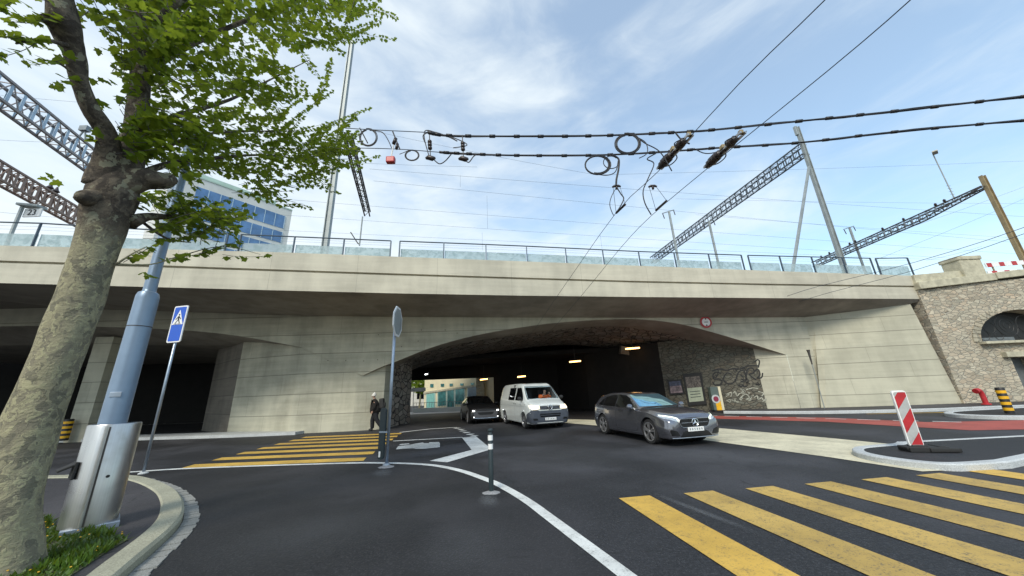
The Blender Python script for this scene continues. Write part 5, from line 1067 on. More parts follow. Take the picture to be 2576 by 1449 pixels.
skin('orange_jacket', [[('w', (.01, 0, .36), .15), ('c', (.05, 0, .64), .175), ('n', (.07, 0, .80), .09)]]+[[('c', (0, 0, 0), 0), (nm+'s', (.05, s_*.20, .74), .085), (nm+'e', (.14, s_*.28, .56), .07), (nm+'w', (.29, s_*.18, .77), .05)] for s_, nm in ((1, 'l'), (-1, 'r'))], M['oran'], r_)
b = MB(); b.lathe((.09, 0, 1.05), [(.088, -.04), (.094, .01), (.07, .06), (.02, .085)], 16); b.build('hair', M['blk'], r_, True, True)
for s_ in (1, -1): b = MB(); b.lathe((.188, s_*.032, .985), [(.004, -.005), (.009, 0), (.004, .005)], 8); b.build('eye', M['blkp'], r_, True)
b = MB(); b.tube([V((.19, 0, .985)), V((.222, 0, .955)), V((.195, 0, .945))], [.008, .014, .01], 8); b.build('nose', M['skin'], r_, True, True)
# ================================================================== PLANE TREE
DT = 6.5
trunkb = MB()
def tp(x, y, D=DT): return HD(x, y, D)
tb = tp(-8, 1300, 6.45); base_xy = HD(10, 1400, 6.4); TB = V((base_xy.x, base_xy.y, .08))
tree = empty('plane_tree', TB, 'large plane tree with mottled bark and green leaves at the left edge', 'tree')
P_ = [V((TB.x, TB.y, 0)), tp(-5, 1370, 6.42), tp(22, 1250, 6.45), tp(62, 1120), tp(112, 980), tp(160, 860), tp(205, 740), tp(238, 640), tp(262, 560), tp(283, 490), tp(312, 430), tp(330, 370)]
P_[1].z = .35
trunkb.tube(cat(P_, 5), [lerp(a, c, j/5) for a, c in zip([.33, .27, .225, .212, .205, .2, .198, .20, .215, .25, .19, .13], [.27, .225, .212, .205, .2, .198, .20, .215, .25, .19, .13]) for j in range(5)]+[.13], 40, jit=.025, seed=2)
trunkb.tube(cat([tp(262, 470), tp(272, 400, 6.4), tp(268, 335, 6.25), tp(228, 275, 6.15), tp(200, 200, 6.1), tp(185, 130, 6.05), tp(160, 60, 6.0), tp(150, -30, 5.95), tp(140, -140, 5.9)], 5), [lerp(a, c, j/5) for a, c in zip([.19, .14, .10, .088, .082, .095, .15, .10, .06], [.14, .10, .088, .082, .095, .15, .10, .06]) for j in range(5)]+[.05], 20, jit=.05, seed=4)
trunkb.tube(cat([tp(165, 70, 6.0), tp(125, 52, 5.95), tp(98, 45, 5.9)], 4), [.11, .10, .09, .08, .07, .06, .045, .035, .02], 12, jit=.08, seed=9)
trunkb.tube(cat([tp(310, 440), tp(340, 340, 6.6), tp(350, 240, 6.65), tp(352, 120, 6.7), tp(345, 0, 6.75), tp(350, -200, 6.8)], 5), [lerp(a, c, j/5) for a, c in zip([.17, .13, .115, .11, .12, .09], [.13, .115, .11, .12, .09]) for j in range(5)]+[.09], 24, jit=.04, seed=5)
trunkb.tube(cat([tp(300, 470, 6.45), tp(360, 450, 6.35), tp(415, 455, 6.3), tp(436, 445, 6.3)], 4), [lerp(a, c, j/4) for a, c in zip([.17, .15, .115, .06], [.15, .115, .06]) for j in range(4)]+[.05], 20, jit=.06, seed=6)
trunkb.tube(cat([tp(235, 500, 6.4), tp(205, 495, 6.3), tp(192, 488, 6.28)], 4), [.13, .12, .11, .10, .085, .07, .06, .05, .03], 16, jit=.05, seed=7)
trunk = trunkb.build('trunk', M['bark'], tree, smooth=True)
limb = MB()
LB = [[(330, 560, 6.45, .09), (370, 545, 6.6, .055), (430, 545, 6.9, .04), (520, 540, 7.3, .022), (600, 560, 7.7, .01)],
      [(350, 440, 6.5, .05), (430, 410, 6.8, .038), (520, 400, 7.2, .03), (650, 390, 7.8, .02), (780, 400, 8.4, .012), (880, 400, 8.8, .006)],
      [(350, 330, 6.6, .06), (450, 290, 6.9, .04), (580, 250, 7.4, .028), (700, 190, 7.9, .015), (780, 150, 8.3, .007)],
      [(350, 200, 6.7, .06), (430, 140, 6.6, .045), (550, 80, 6.6, .04), (700, 20, 6.7, .035), (800, -20, 6.8, .055), (850, 5, 6.9, .05)],
      [(350, 100, 6.7, .06), (430, 20, 6.4, .045), (560, -60, 6.3, .035), (700, -120, 6.3, .02)],
      [(400, 380, 6.7, .03), (500, 340, 7.0, .022), (640, 330, 7.6, .014), (790, 330, 8.3, .007)],
      [(190, 120, 6.05, .03), (110, 100, 5.8, .018), (40, 110, 5.7, .008)],
      [(200, 200, 6.1, .02), (150, 160, 6.0, .012), (90, 150, 5.9, .006)],
      [(360, 560, 6.6, .02), (420, 600, 6.7, .014), (480, 610, 6.9, .007)],
      [(292, 665, 6.36, .016), (330, 640, 6.3, .009), (370, 620, 6.3, .005)],
      [(292, 665, 6.36, .016), (380, 665, 6.4, .009), (450, 645, 6.5, .008), (560, 620, 6.8, .006), (655, 640, 7.2, .003)],
      [(340, -60, 6.7, .07), (250, -200, 6.4, .05), (100, -350, 6, .03), (-60, -420, 5.8, .01)],
      [(350, -150, 6.8, .08), (480, -280, 6.9, .05), (650, -400, 7, .02)], [(150, -100, 5.9, .05), (60, -220, 5.6, .03), (-80, -300, 5.4, .01)]]
for k, q in enumerate(LB): limb.tube(cat([tp(x, y, D) for x, y, D, r0 in q], 4), [lerp(a[3], c_[3], j/4) for a, c_ in zip(q, q[1:]) for j in range(4)]+[q[-1][3]], 9, jit=.05, seed=k+20)
limb.build('limbs', M['bark'], tree, smooth=True)
rl = random.Random(11)
leafshape = [(0, 0), (.16, .10), (.42, .06), (.34, .30), (.50, .52), (.26, .54), (.20, .78), (0, 1.0), (-.20, .78), (-.26, .54), (-.50, .52), (-.34, .30), (-.42, .06), (-.16, .10)]
lv = MB(); tw = MB(); nleaf = [0]
def leaf(p, out, s_):
    n = V((rl.gauss(0, .45), rl.gauss(0, .45), 1)).normalized(); y = (out-n*out.dot(n)); y = y.normalized() if y.length > .01 else n.orthogonal(); x = y.cross(n); f = rl.uniform(-.1, .35); c = p+n*0
    vs = [c+x*(a*s_)+y*(b_*s_)+n*(-abs(a)*f*s_-b_*b_*.18*s_) for a, b_ in leafshape]; n0 = len(lv.v); lv.v += vs; lv.f += [[n0+i for i in range(8)], [n0]+[n0+i for i in range(7, 14)]]; lv.mi += [0, 0]; nleaf[0] += 1
def spray(a, c_, D0, D1, s_=.10, step=.085, twr=.004, sag=.04):
    A, B = HD(*a, D0), HD(*c_, D1); L_ = (B-A).length; n = max(2, int(L_/step)); q = []
    side = V((rl.gauss(0, 1), rl.gauss(0, 1), rl.gauss(0, .6)))*.05*L_
    for i in range(n+1): t = i/n; q.append(lerp(A, B, t)+side*math.sin(t*3.1)+V((0, 0, -sag*L_*math.sin(t*2.2))))
    tw.tube(q[::max(1, n//4)]+[q[-1]], twr, 4, False) if n > 3 else None
    d = (B-A).normalized()
    for i, p in enumerate(q[1:]):
        for sg in (1, -1):
            if rl.random() < .16: continue
            o = (d*.5+d.cross(V((0, 0, 1)))*sg*rl.uniform(.4, 1.1)+V((0, 0, rl.uniform(-.4, .3)))).normalized(); sz = s_*rl.uniform(.65, 1.15)*(1-.35*(i/len(q))); leaf(p+o*.035, o, sz)
    leaf(q[-1], d, s_*.6)
def fill(poly, n, Dr, ang, lenr, s_, k=1.0):
    xs = [p[0] for p in poly]; ys = [p[1] for p in poly]; i = 0
    while i < n:
        x, y = rl.uniform(min(xs), max(xs)), rl.uniform(min(ys), max(ys))
        if not inpoly(x, y, poly): continue
        i += 1; a = R(rl.gauss(*ang)); l = rl.uniform(*lenr); D = rl.uniform(*Dr); dx, dy = math.cos(a)*l/2, -math.sin(a)*l/2
        spray((x-dx, y-dy), (x+dx, y+dy), D, D+rl.uniform(-.2, .3), s_)
R1 = [(200, -60), (870, -60), (930, 20), (880, 70), (790, 55), (700, 120), (640, 140), (560, 180), (520, 260), (450, 230), (420, 300), (375, 260), (390, 130), (330, 90), (230, 40)]
fill(R1, 96, (5.4, 7.6), (-10, 30), (90, 170), .135)
fill([(250, -60), (850, -60), (800, 30), (640, 80), (450, 110), (300, 60)], 62, (5.3, 7.0), (-10, 30), (90, 170), .135)
fill([(300, 330), (390, 290), (470, 270), (520, 330), (520, 420), (440, 440), (400, 400), (330, 380)], 42, (6.0, 7.2), (-5, 40), (60, 130), .15)
fill([(480, 280), (580, 240), (660, 300), (760, 320), (850, 340), (880, 400), (800, 440), (720, 480), (640, 500), (560, 440), (490, 420)], 92, (6.8, 8.6), (8, 22), (80, 150), .14)
fill([(360, 490), (440, 475), (520, 505), (585, 540), (560, 585), (480, 590), (400, 570), (360, 540)], 44, (6.2, 7.2), (0, 30), (60, 120), .14)
fill([(320, 290), (400, 250), (410, 330), (340, 400)], 24, (6.0, 6.4), (-30, 50), (50, 100), .14)
fill([(290, 60), (420, 60), (430, 250), (300, 250)], 30, (5.9, 6.5), (-30, 50), (50, 110), .14)
fill([(560, 150), (660, 140), (740, 200), (700, 260), (600, 260)], 26, (6.8, 8.2), (-5, 25), (70, 140), .15)
fill([(-200, -700), (900, -700), (900, -80), (-200, -80)], 110, (5.5, 7.5), (0, 60), (120, 260), .16)
fill([(-500, -200), (-20, -200), (-20, 300), (-300, 300)], 26, (5.0, 6.0), (180, 60), (120, 260), .12)
for a, c_, D0, D1 in (((640, 150), (760, 205), 7.4, 7.9), ((700, 330), (835, 225), 8, 8.5), ((790, 260), (832, 150), 8.3, 8.6), ((780, 340), (928, 268), 8.2, 8.9), ((770, 425), (952, 386), 8.2, 8.9), ((740, 450), (850, 484), 8.1, 8.5), ((700, 40), (990, 92), 6.9, 7.8), ((800, 10), (997, 40), 7, 7.8), ((830, 20), (960, -10), 7, 7.6), ((640, 480), (782, 520), 7.7, 8.2), ((690, 60), (860, 130), 7.2, 7.8), ((540, 560), (620, 545), 7.2, 7.6), ((600, 300), (700, 285), 7.8, 8.1), ((700, 70), (800, 190), 7.3, 7.9), ((670, 380), (760, 290), 7.9, 8.3), ((740, 110), (930, 95), 7.3, 7.9),
      ((420, 650), (520, 628), 6.5, 6.8), ((500, 640), (600, 605), 6.6, 6.9), ((560, 640), (664, 642), 6.9, 7.2), ((310, 660), (395, 610), 6.3, 6.4), ((350, 670), (372, 690), 6.35, 6.4), ((380, 655), (450, 640), 6.4, 6.5), ((360, 600), (450, 595), 6.4, 6.6), ((320, 655), (345, 640), 6.3, 6.4),
      ((130, 110), (10, 90), 5.8, 5.6), ((100, 100), (0, 140), 5.8, 5.6), ((150, 30), (30, 50), 5.9, 5.7), ((140, 10), (60, -20), 5.9, 5.7), ((190, 140), (90, 160), 6, 5.9), ((190, 190), (150, 215), 6.1, 6.0), ((180, 130), (120, 120), 6, 5.9), ((200, 240), (250, 260), 6.1, 6.2), ((205, 180), (265, 200), 6.1, 6.2), ((220, 100), (290, 140), 6.2, 6.3), ((60, -10), (0, 20), 5.8, 5.6), ((205, 452), (135, 448), 6.3, 6.2), ((265, 350), (238, 348), 6.2, 6.2), ((150, 60), (230, 20), 6, 6.2), ((40, 90), (5, 30), 5.7, 5.6)):
    spray(a, c_, D0, D1, .135, .085)
    if math.hypot(a[0]-c_[0], a[1]-c_[1]) > 110: spray((a[0]+rl.gauss(0, 14), a[1]+rl.gauss(0, 12)), (lerp(a[0], c_[0], .8), lerp(a[1], c_[1], .8)+rl.gauss(0, 16)), D0, D1, .125, .09)
lv.build('crown', M['leaf'], tree, norm=False); tw.build('twigs', M['iron'], tree, norm=False)
print('leaves', nleaf[0])
# ================================================================== MASTS AND GANTRIES OVER THE TRACKS
def beh(x, y, d):   # point on the vertical plane d metres behind the edge-beam line, read from a picture position
    A = bot[2]+fn*d; B = bot[8]+fn*d; return onpl(x, y, A, B)
def mast(name, lab, pb, pt, d, wb, wt_, mat, extra=0, cat_='mast', group='railway masts'):
    A = beh(*pb, d); T = at(*pt, A.x, A.y); A = V((A.x, A.y, 7.1)); r_ = empty(name, A, lab, cat_, group); h = T.z-A.z
    b = MB(); X1 = V((1, 0, 0)); Z1 = V((0, 0, 1))
    for s_ in (1, -1): b.prism([V((s_*wb/2-.02, -wb*.4, 0)), V((s_*wb/2+.02, -wb*.4, 0)), V((s_*wb/2+.02, wb*.4, 0)), V((s_*wb/2-.02, wb*.4, 0))], V((s_*(wt_-wb)/2, 0, h)))
    b.prism([V((-wb/2+.03, -.03, 0)), V((wb/2-.03, -.03, 0)), V((wb/2-.03, .03, 0)), V((-wb/2+.03, .03, 0))], V((0, 0, h))); b.build('mast_profile', mat, r_, True)
    b = MB(); b.box((0, 0, .1), (wb*1.6, wb*1.6, .08)); b.build('foot_plate', mat, r_, True); return r_, A, T
def truss(name, lab, A, B, h, w_, n, mat, mat2=None, group='lattice gantries over the tracks', taper=None):
    r_ = empty(name, A, lab, 'gantry', group); d = (B-A); L_ = d.length; d.normalize(); s_ = d.cross(V((0, 0, 1))).normalized()*w_/2; b = MB(); cs = .09
    def P(t, sd, lo): 
        hh_ = h if not taper else h*min(1, .12+min(t, 1.0)/taper); return A+d*(L_*t)+s_*sd-V((0, 0, hh_*lo))
    for sd in (1, -1): 
        b.bar(P(0, sd, 0), P(1, sd, 0), cs, cs)
        if taper: b.bar(P(0, sd, 1), P(taper, sd, 1), cs, cs); b.bar(P(taper, sd, 1), P(1, sd, 1), cs, cs)
        else: b.bar(P(0, sd, 1), P(1, sd, 1), cs, cs)
    b.build('chords', mat, r_); b = MB()
    for k in range(n):
        t0, t1 = k/n, (k+1)/n
        for sd in (1, -1): b.bar(P(t0, sd, k % 2), P(t1, sd, 1-k % 2), .03, .03); 
        b.bar(P(t0, 1, 0), P(t1, -1, 0), .03, .03); b.bar(P(t0, -1, 0), P(t0, 1, 0), .03, .03); b.bar(P(t0, -1, 1), P(t0, 1, 1), .03, .03); b.bar(P(t0, 1, 1), P(t1, -1, 1), .03, .03)
    b.build('lacing', mat, r_); b = MB()
    for k in range(1, n): 
        for sd in (1, -1): q = P(k/n, sd, .5); b.bar(P(k/n, sd, 0), P(k/n, sd, 1), .11, .02, s_.normalized())
    parts(b, 'upright', mat2 or mat, r_); return r_, P
# tall right mast with its raking strut and gantry
mr, MA, MT_ = mast('tall_mast', 'tall grey steel mast leaning right, right of centre above the bridge', (2120, 662), (1998, 322), 4.5, .30, .22, M['mast'])
sb = beh(1966, 672, 3.2); stp = at(2026, 418, MA.x, MA.y); b = MB(); b.bar((sb.x, sb.y, 7.1), stp, .17, .12); b.build('raking_strut', M['mast'], mr)
b = MB(); b.bar(at(1993, 345, MA.x-.2, MA.y), at(1992, 322, MA.x-.2, MA.y), .12, .2); b.build('head_bracket', M['mast'], mr)
z1 = at(2008, 368, MA.x, MA.y).z; nearA = V((MA.x, MA.y, z1)); farA = G(1640, 648, z1)
if (farA-nearA).length > 60: farA = nearA+(farA-nearA).normalized()*60
truss('lattice_gantry', 'dark lattice gantry sloping down left from the tall right mast', nearA, farA, .95, .62, 34, M['irond'])
# brown mast and second gantry
mb, MA2, MT2 = mast('brown_mast', 'brown steel mast above the stone wall at the right edge', (2575, 652), (2464, 444), 3.5, .34, .28, M['mastb'])
z2 = at(2480, 468, MA2.x, MA2.y).z; nA = V((MA2.x-.1, MA2.y, z2)); fA = G(2048, 660, z2)
tg, TP = truss('lattice_gantry', 'dark lattice gantry with insulators sloping down left from the brown mast', nA, fA, .62, .7, 26, M['iron'], M['irong'], taper=.28)
for k, t in enumerate((.16, .20, .36, .48, .66, .70, .86, .93)):
    q = TP(t, 0, 0); r_ = empty('insulator', q, ['first', 'second', 'third', 'fourth', 'fifth', 'sixth', 'seventh', 'eighth'][k]+' dark insulator from the brown mast along the right gantry', 'insulator', 'pin insulators on the right gantry'); b = MB(); b.lathe((0, 0, 0), [(.05, .04), (.05, .12), (.13, .14), (.06, .2), (.13, .24), (.06, .30), (.12, .33), (.08, .42), (.03, .48)], 12); b.build('porcelain', M['ins'], r_, True, 'auto')
q = TP(.12, 0, 0); r_ = empty('track_lamp', q, 'pale flat lamp on a thin stepped pole rising from the right gantry', 'lamp'); tz = at(2352, 388, q.x, q.y).z-q.z
b = MB(); b.tube([V((0, 0, 0)), V((-.08, 0, tz))], .045, 8); b.build('lamp_pole', M['mast'], r_, True)
b = MB()
for k in range(5): b.bar((-.2, 0, .25+k*.3), (.2, 0, .25+k*.3), .025, .025)
parts(b, 'rung', M['mast'], r_, local=True)
b = MB(); b.box((-.25, -.3, tz+.02), (.8, .36, .13), (V((.8, .6, 0)), V((-.6, .8, 0)), V((0, 0, 1)))); b.build('lamp_head', plain('pale lamp housing', (.50, .48, .40), .5), r_, True, bevel=.03)
# left concrete mast with its short ladder-like gantry
ml, MA3, MT3 = mast('tall_mast', 'tall grey mast standing behind the leaves, left of centre', (815, 642), (877, 100), 3.2, .30, .22, M['mast'])
z3 = at(868, 330, MA3.x, MA3.y).z; nA = V((MA3.x+.35, MA3.y+.3, z3)); fA = G(925, 532, z3)
truss('ladder_gantry', 'short dark ladder-like gantry running back beside the left mast', nA, nA+(fA-nA)*1.0, .45, .42, 12, M['iron'])
q = G(912, 545, z3-.5); r_ = empty('gantry_dropper', q, 'thin grey rod hanging below the ladder-like gantry', 'rod'); b = MB(); b.tube([V((0, 0, 0)), V((-.02, 0, -(q.z-at(905, 618, q.x, q.y).z)))], .06, 8); b.build('rod', M['mast'], r_, True)
b = MB(); zz = -(q.z-at(905, 618, q.x, q.y).z); b.tube([V((-.9, 0, zz+1.3)), V((-.2, 0, zz+.25)), V((-.02, 0, zz+.1))], .05, 6); b.build('arm', M['iron'], r_, True)
# two gantries at far left
zL = 13.2; A_ = G(-60, 150, zL); B_ = G(330, 462, zL); tl_, TPL = truss('lattice_gantry', 'upper lattice gantry with pale blue uprights at far left', A_, B_, .85, .5, 16, plain('grey brown lattice', (.27, .25, .25), .6, .4), plain('pale blue steel', (.36, .47, .58), .5, .3))
zL = 12.4; A_ = G(-80, 366, zL); B_ = G(300, 590, zL); tl2, TPM = truss('lattice_gantry', 'lower brown lattice gantry at far left, above the railing', A_, B_, .78, .5, 24, plain('rusty lattice', (.27, .20, .17), .7, .3))
for t in (.42, .46): q = TPM(t, 0, 0); r_ = empty('insulator', q, ('left' if t < .44 else 'right')+' one of two small insulators on the lower left gantry', 'insulator', 'pin insulators on the left gantry'); b = MB(); b.lathe((0, 0, 0), [(.06, 0), (.14, .1), (.07, .2), (.14, .28), (.07, .4), (.03, .55)], 10); b.build('porcelain', M['ins'], r_, True)
q = TPL(.56, 0, 0); r_ = empty('gantry_fitting', q, 'small grey fitting with splayed legs on top of the upper left gantry', 'fitting'); b = MB(); b.bar((-.25, 0, 0), (-.05, 0, .6), .05, .05); b.bar((.25, 0, 0), (.05, 0, .6), .05, .05); b.box((0, 0, .75), (.35, .2, .25)); b.build('bracket', M['irong'], r_, True)
# platform lamp and number board, far left
pa = beh(30, 590, 2.2); r_ = empty('platform_lamp', (pa.x, pa.y, 7.1), 'grey platform lamp with number board at far left', 'lamp'); zt = at(30, 512, pa.x, pa.y).z; pb_ = onpl(108, 520, (pa.x, pa.y), (pa.x+1, pa.y+.24)); L0 = (pb_-V((pa.x, pa.y, pb_.z))).length
b = MB(); pf = at(-15, 600, pa.x-.5, pa.y); b.tube([V((pa.x-.05, pa.y, 7.1)), V((pa.x-.05, pa.y, zt))], .07, 8); b.build('lamp_post', M['mast'], r_)
b = MB(); b.prism([V((pa.x-.15, pa.y-.2, zt)), V((pb_.x, pb_.y-.2, zt-.05)), V((pb_.x, pb_.y+.2, zt-.05)), V((pa.x-.15, pa.y+.2, zt))], (0, 0, .13)); b.build('lamp_hood', M['mast'], r_, bevel=.04)
q = onpl(84, 532, (pa.x, pa.y), (pa.x+1, pa.y+.24)); b = MB(); b.box((q.x, q.y, zt-.30), (.8, .05, .42)); b.build('number_board', M['wht'], r_)
def text(s_, size, loc, rot, mat, parent, name='lettering'):
    cu = bpy.data.curves.new('t', 'FONT'); cu.body = s_; cu.size = size; cu.extrude = .004; cu.align_x = 'CENTER'; cu.align_y = 'CENTER'; o = bpy.data.objects.new('t', cu); col.objects.link(o)
    me = bpy.data.meshes.new_from_object(o); bpy.data.objects.remove(o); o = bpy.data.objects.new(name, me); col.objects.link(o); me.materials.clear(); me.materials.append(mat); o.parent = parent; o.location = V(loc)-(parent.location if True else 0); o.rotation_euler = rot; return o
text('23', .42, (q.x, q.y-.04, zt-.30), (math.pi/2, 0, R(0)), M['blkp'], r_, 'number')
# small far posts on the tracks
for (xb, yb), (xt, yt), lab in (((1700, 622), (1688, 530), 'thin far lattice post with a small cross arm left of the right gantry'), ((1800, 632), (1787, 556), 'slender pale post hanging under the right gantry'), ((2168, 660), (2180, 560), 'thin far post between the tall right mast and the brown mast')):
    p = beh(xb, yb, 16); t_ = at(xt, yt, p.x, p.y); r_ = empty('far_post', (p.x, p.y, 7.1), lab, 'post'); b = MB(); b.bar((p.x, p.y, 7.1), t_, .18, .18); b.build('shaft', M['mast'], r_)
    b = MB(); b.bar(t_+V((-.8, 0, -.25)), t_+V((.6, 0, .15)), .08, .08); b.build('cross_arm', M['irong'], r_); b = MB(); b.tube([t_+V((-.75, 0, -.3)), t_+V((-.65, 0, -.9))], .05, 6); b.tube([t_+V((.55, 0, .05)), t_+V((.62, 0, -.5))], .05, 6); b.build('insulator', M['ins'], r_)
# ================================================================== OVERHEAD WIRES
def wire(name, pts, r0, lab, mat=None, cat_='wire', group=None, n=5, raw=False):
    P = [V(p) for p in pts]; P = P if raw else cat(P, n); b = MB(); b.tube(P, r0, 6); o = b.build(name, mat or M['wire'], smooth=True); return tag(o, lab, cat_, group)
ZW = 6.0
def w6(x, y, z=ZW): return G(x, y, z)
# two trolleybus wires running under the bridge
wire('trolley_wire', [w6(2160, -110), w6(2075, 0), w6(1860, 210), w6(1655, 432), w6(1550, 535, 5.95), w6(1440, 690, 5.75), w6(1390, 762, 5.55), w6(1340, 835, 5.0), w6(1310, 868, 4.7)], .008, 'left one of the two long trolleybus wires running under the arch', cat_='overhead wire', n=3)
wire('trolley_wire', [w6(2380, -95), w6(2290, 0), w6(2080, 180), w6(1778, 425), w6(1636, 545, 5.97), w6(1560, 625, 5.85), w6(1470, 735, 5.6), w6(1395, 822, 5.0), w6(1360, 855, 4.8)], .008, 'right one of the two long trolleybus wires running under the arch', cat_='overhead wire', n=3)
wire('trolley_wire', [G(2700, 505, 6.3), G(2576, 572, 6.3), G(2300, 660, 6.2), G(2060, 720, 6.0), G(1980, 745, 5.8)], .010, 'upper of two thin wires crossing the right end of the edge beam', cat_='overhead wire', n=3)
wire('trolley_wire', [G(2700, 528, 6.2), G(2576, 588, 6.2), G(2300, 680, 6.1), G(2090, 735, 5.9), G(2000, 762, 5.75)], .010, 'lower of two thin wires crossing the right end of the edge beam', cat_='overhead wire', n=3)
# span cables
up = [(1075, 333), (1130, 341), (1300, 343), (1480, 342), (1640, 336), (1790, 327), (2010, 305), (2250, 280), (2576, 243), (2900, 205)]
lo_ = [(1105, 383), (1180, 387), (1300, 391), (1480, 391), (1640, 384), (1790, 373), (2000, 360), (2250, 332), (2576, 303), (2900, 275)]
ZS = 6.6
def cable_bundle(pp, lab):
    P = cat([G(x, y, ZS) for x, y in pp], 6); r_ = empty('span_cable', P[0], lab, 'cable', 'heavy black span cables'); 
    b = MB(); b.tube(P, .020, 6); b.build('cable', M['cable'], r_, smooth=True)
    for k, (a0, rr_, fr) in enumerate(((0, .018, 1.3), (2, .015, .8), (4, .012, 2.1))):
        b = MB(); b.tube([p+V((0, .012*math.sin(i*fr*.35+a0), .022*math.cos(i*fr*.3+a0))) for i, p in enumerate(P[:])], rr_*.75, 5); b.build('cable_strand', M['cable'], r_, smooth=True)
    b = MB(); acc = 0
    for i in range(1, len(P)):
        if i % 2 == 0: d = (P[i]-P[i-1]).normalized(); b.tube([P[i]-d*.06, P[i]+d*.06],   .034, 8)
    parts(b, 'binding', M['cable'], r_, smooth=True); return P
UPc = cable_bundle(up, 'upper heavy black span cable across the sky'); LOc = cable_bundle(lo_, 'lower heavy black span cable across the sky')
wire('stay_wire', [G(868, 322, 6.6), G(930, 326, 6.6), G(1075, 333, 6.6)], .009, 'thin upper stay joining the left mast to the upper cable', cat_='stay wire'); wire('stay_wire', [G(880, 372, 6.6), G(1000, 375, 6.6), G(1105, 383, 6.6)], .009, 'thin lower stay joining the left mast to the lower cable', cat_='stay wire')
# hanging loops: all lie in the upright plane of a span cable
def spn(pp, k):
    A, B = G(*pp[1], ZS), G(*pp[7], ZS); return lambda x, y: onpl(x, y, (A.x, A.y), (B.x, B.y))
SU, SL = spn(up, 0), spn(lo_, 0)
def loop(fn_, cx, cy, rx, ry, r0, lab, n=24, turns=1, ph=0):
    wire('cable_coil', [fn_(cx+rx*(1-.12*(i/n))*math.cos(ph+6.283*i/n), cy+ry*(1-.1*(i/n))*math.sin(ph+6.283*i/n)) for i in range(int(n*turns)+1)], r0, lab, M['cable'], 'cable coil', n=1)
loop(SU, 1578, 362, 34, 27, .016, 'black cable coil hanging right of centre from the upper cable', turns=2, ph=4.5)
loop(SL, 1503, 415, 34, 25, .018, 'thick black cable coil hanging below the lower cable', turns=1.6, ph=4.5)
loop(SL, 1537, 408, 21, 17, .010, 'small thin cable ring beside the thick coil on the lower cable', turns=1.2, ph=4.5)
loop(SU, 926, 346, 24, 23, .010, 'thin cable coil near the left mast', turns=2, ph=4.5)
loop(SL, 1036, 391, 19, 14, .010, 'thin cable coil between the red box and the first insulator', turns=2, ph=4.5)
def hang(fn_, pts, r0, lab, m_='cable'): wire('jumper_cable', [fn_(*p) for p in pts], r0, lab, M[m_], 'jumper cable')
hang(SL, [(1540, 390), (1556, 400), (1556, 425), (1551, 450), (1550, 468)], .020, 'thick jumper dropping from the lower cable to the left hanger')
hang(SL, [(1490, 436), (1525, 441), (1548, 432), (1555, 405)], .010, 'thin jumper looping under the thick coil')
hang(SU, [(1600, 343), (1622, 360), (1660, 382), (1690, 430)], .011, 'long thin jumper slanting from the upper coil to the left switch')
hang(SL, [(1650, 386), (1628, 400), (1645, 412), (1630, 450), (1618, 480), (1622, 510), (1638, 540)], .012, 'curly jumper falling from the lower cable to the right wire')
hang(SU, [(1070, 360), (1065, 340), (1090, 332), (1130, 345), (1150, 355)], .012, 'small jumper arching over the first insulator')
hang(SU, [(1080, 395), (1068, 350), (1072, 328), (1110, 338), (1150, 350), (1175, 365), (1140, 372)], .010, 'looping jumper between the two left insulators')
hang(SL, [(1090, 400), (1105, 412), (1120, 405), (1135, 388)], .012, 'short jumper under the first left insulator'); hang(SL, [(1172, 405), (1180, 408), (1190, 395), (1196, 390)], .012, 'short jumper under the second left insulator')
hang(SU, [(1700, 335), (1715, 352), (1735, 362)], .016, 'stout jumper joining the upper cable to the left switch'); hang(SL, [(1745, 373), (1775, 386), (1812, 378), (1850, 345), (1878, 330)], .011, 'long curved jumper rising to the right switch')
hang(SU, [(1605, 346), (1625, 360), (1628, 385), (1608, 398)], .009, 'thin jumper ring right of the upper coil'); hang(SU, [(930, 328), (960, 332), (975, 350), (985, 372)], .009, 'thin jumper from the left stay to the red box fitting'); hang(SL, [(1005, 388), (1020, 382), (1030, 377)], .008, 'short thin jumper beside the red box fitting')
hang(SL, [(1553, 474), (1562, 488), (1569, 500), (1560, 520), (1551, 533)], .012, 'curved jumper from the left hanger down to its clamp'); hang(SL, [(1549, 474), (1538, 495), (1534, 515), (1540, 535), (1545, 543)], .008, 'thin curved jumper left of the left hanger')
# hangers and insulators
def hangins(x, y0, y1, lab):
    A, B = SU(x, y0), SU(x+3, y1); r_ = empty('strain_insulator', B, lab, 'insulator', 'strain insulators on the left of the span cables'); d = (B-A); b = MB(); b.tube([A, B], .010, 6); b.build('hanger_rod', M['iron'], r_)
    b = MB(); 
    for t in (.35, .47, .6): c0 = A+d*t; b.tube([c0-d*.07, c0-d*.03, c0+d*.03, c0+d*.07], [.02, .042, .042, .02], 10)
    b.build('insulator_body', M['ins'], r_, smooth=True)
    b = MB(); b.tube([B+V((-.10, 0, 0)), B+V((-.04, 0, .02)), B+V((.04, 0, -.01)), B+V((.10, 0, 0))], [.02, .05, .05, .02], 10); b.build('clamp', M['ins'], r_, smooth=True)
hangins(1080, 335, 398, 'first strain insulator, left end of the heavy cables'); hangins(1163, 340, 400, 'second strain insulator, left end of the heavy cables')
A = SU(990, 330); r_ = empty('strain_insulator', SU(984, 403), 'slanted fitting with a red box hanging near the left mast', 'insulator')
b = MB(); b.tube([SU(988, 331), SU(1006, 376)], .014, 6); b.tube([SU(905, 322), SU(925, 360)], .012, 6); b.build('rods', M['iron'], r_)
b = MB(); b.tube([SU(996, 348), SU(990, 362)], .035, 8); b.tube([SU(1000, 362), SU(997, 375)], .03, 8); b.build('insulator_body', M['ins'], r_, smooth=True)
b = MB(); b.tube([SU(990, 365), SU(984, 396)], .014, 6); b.build('rod', M['wht'], r_)
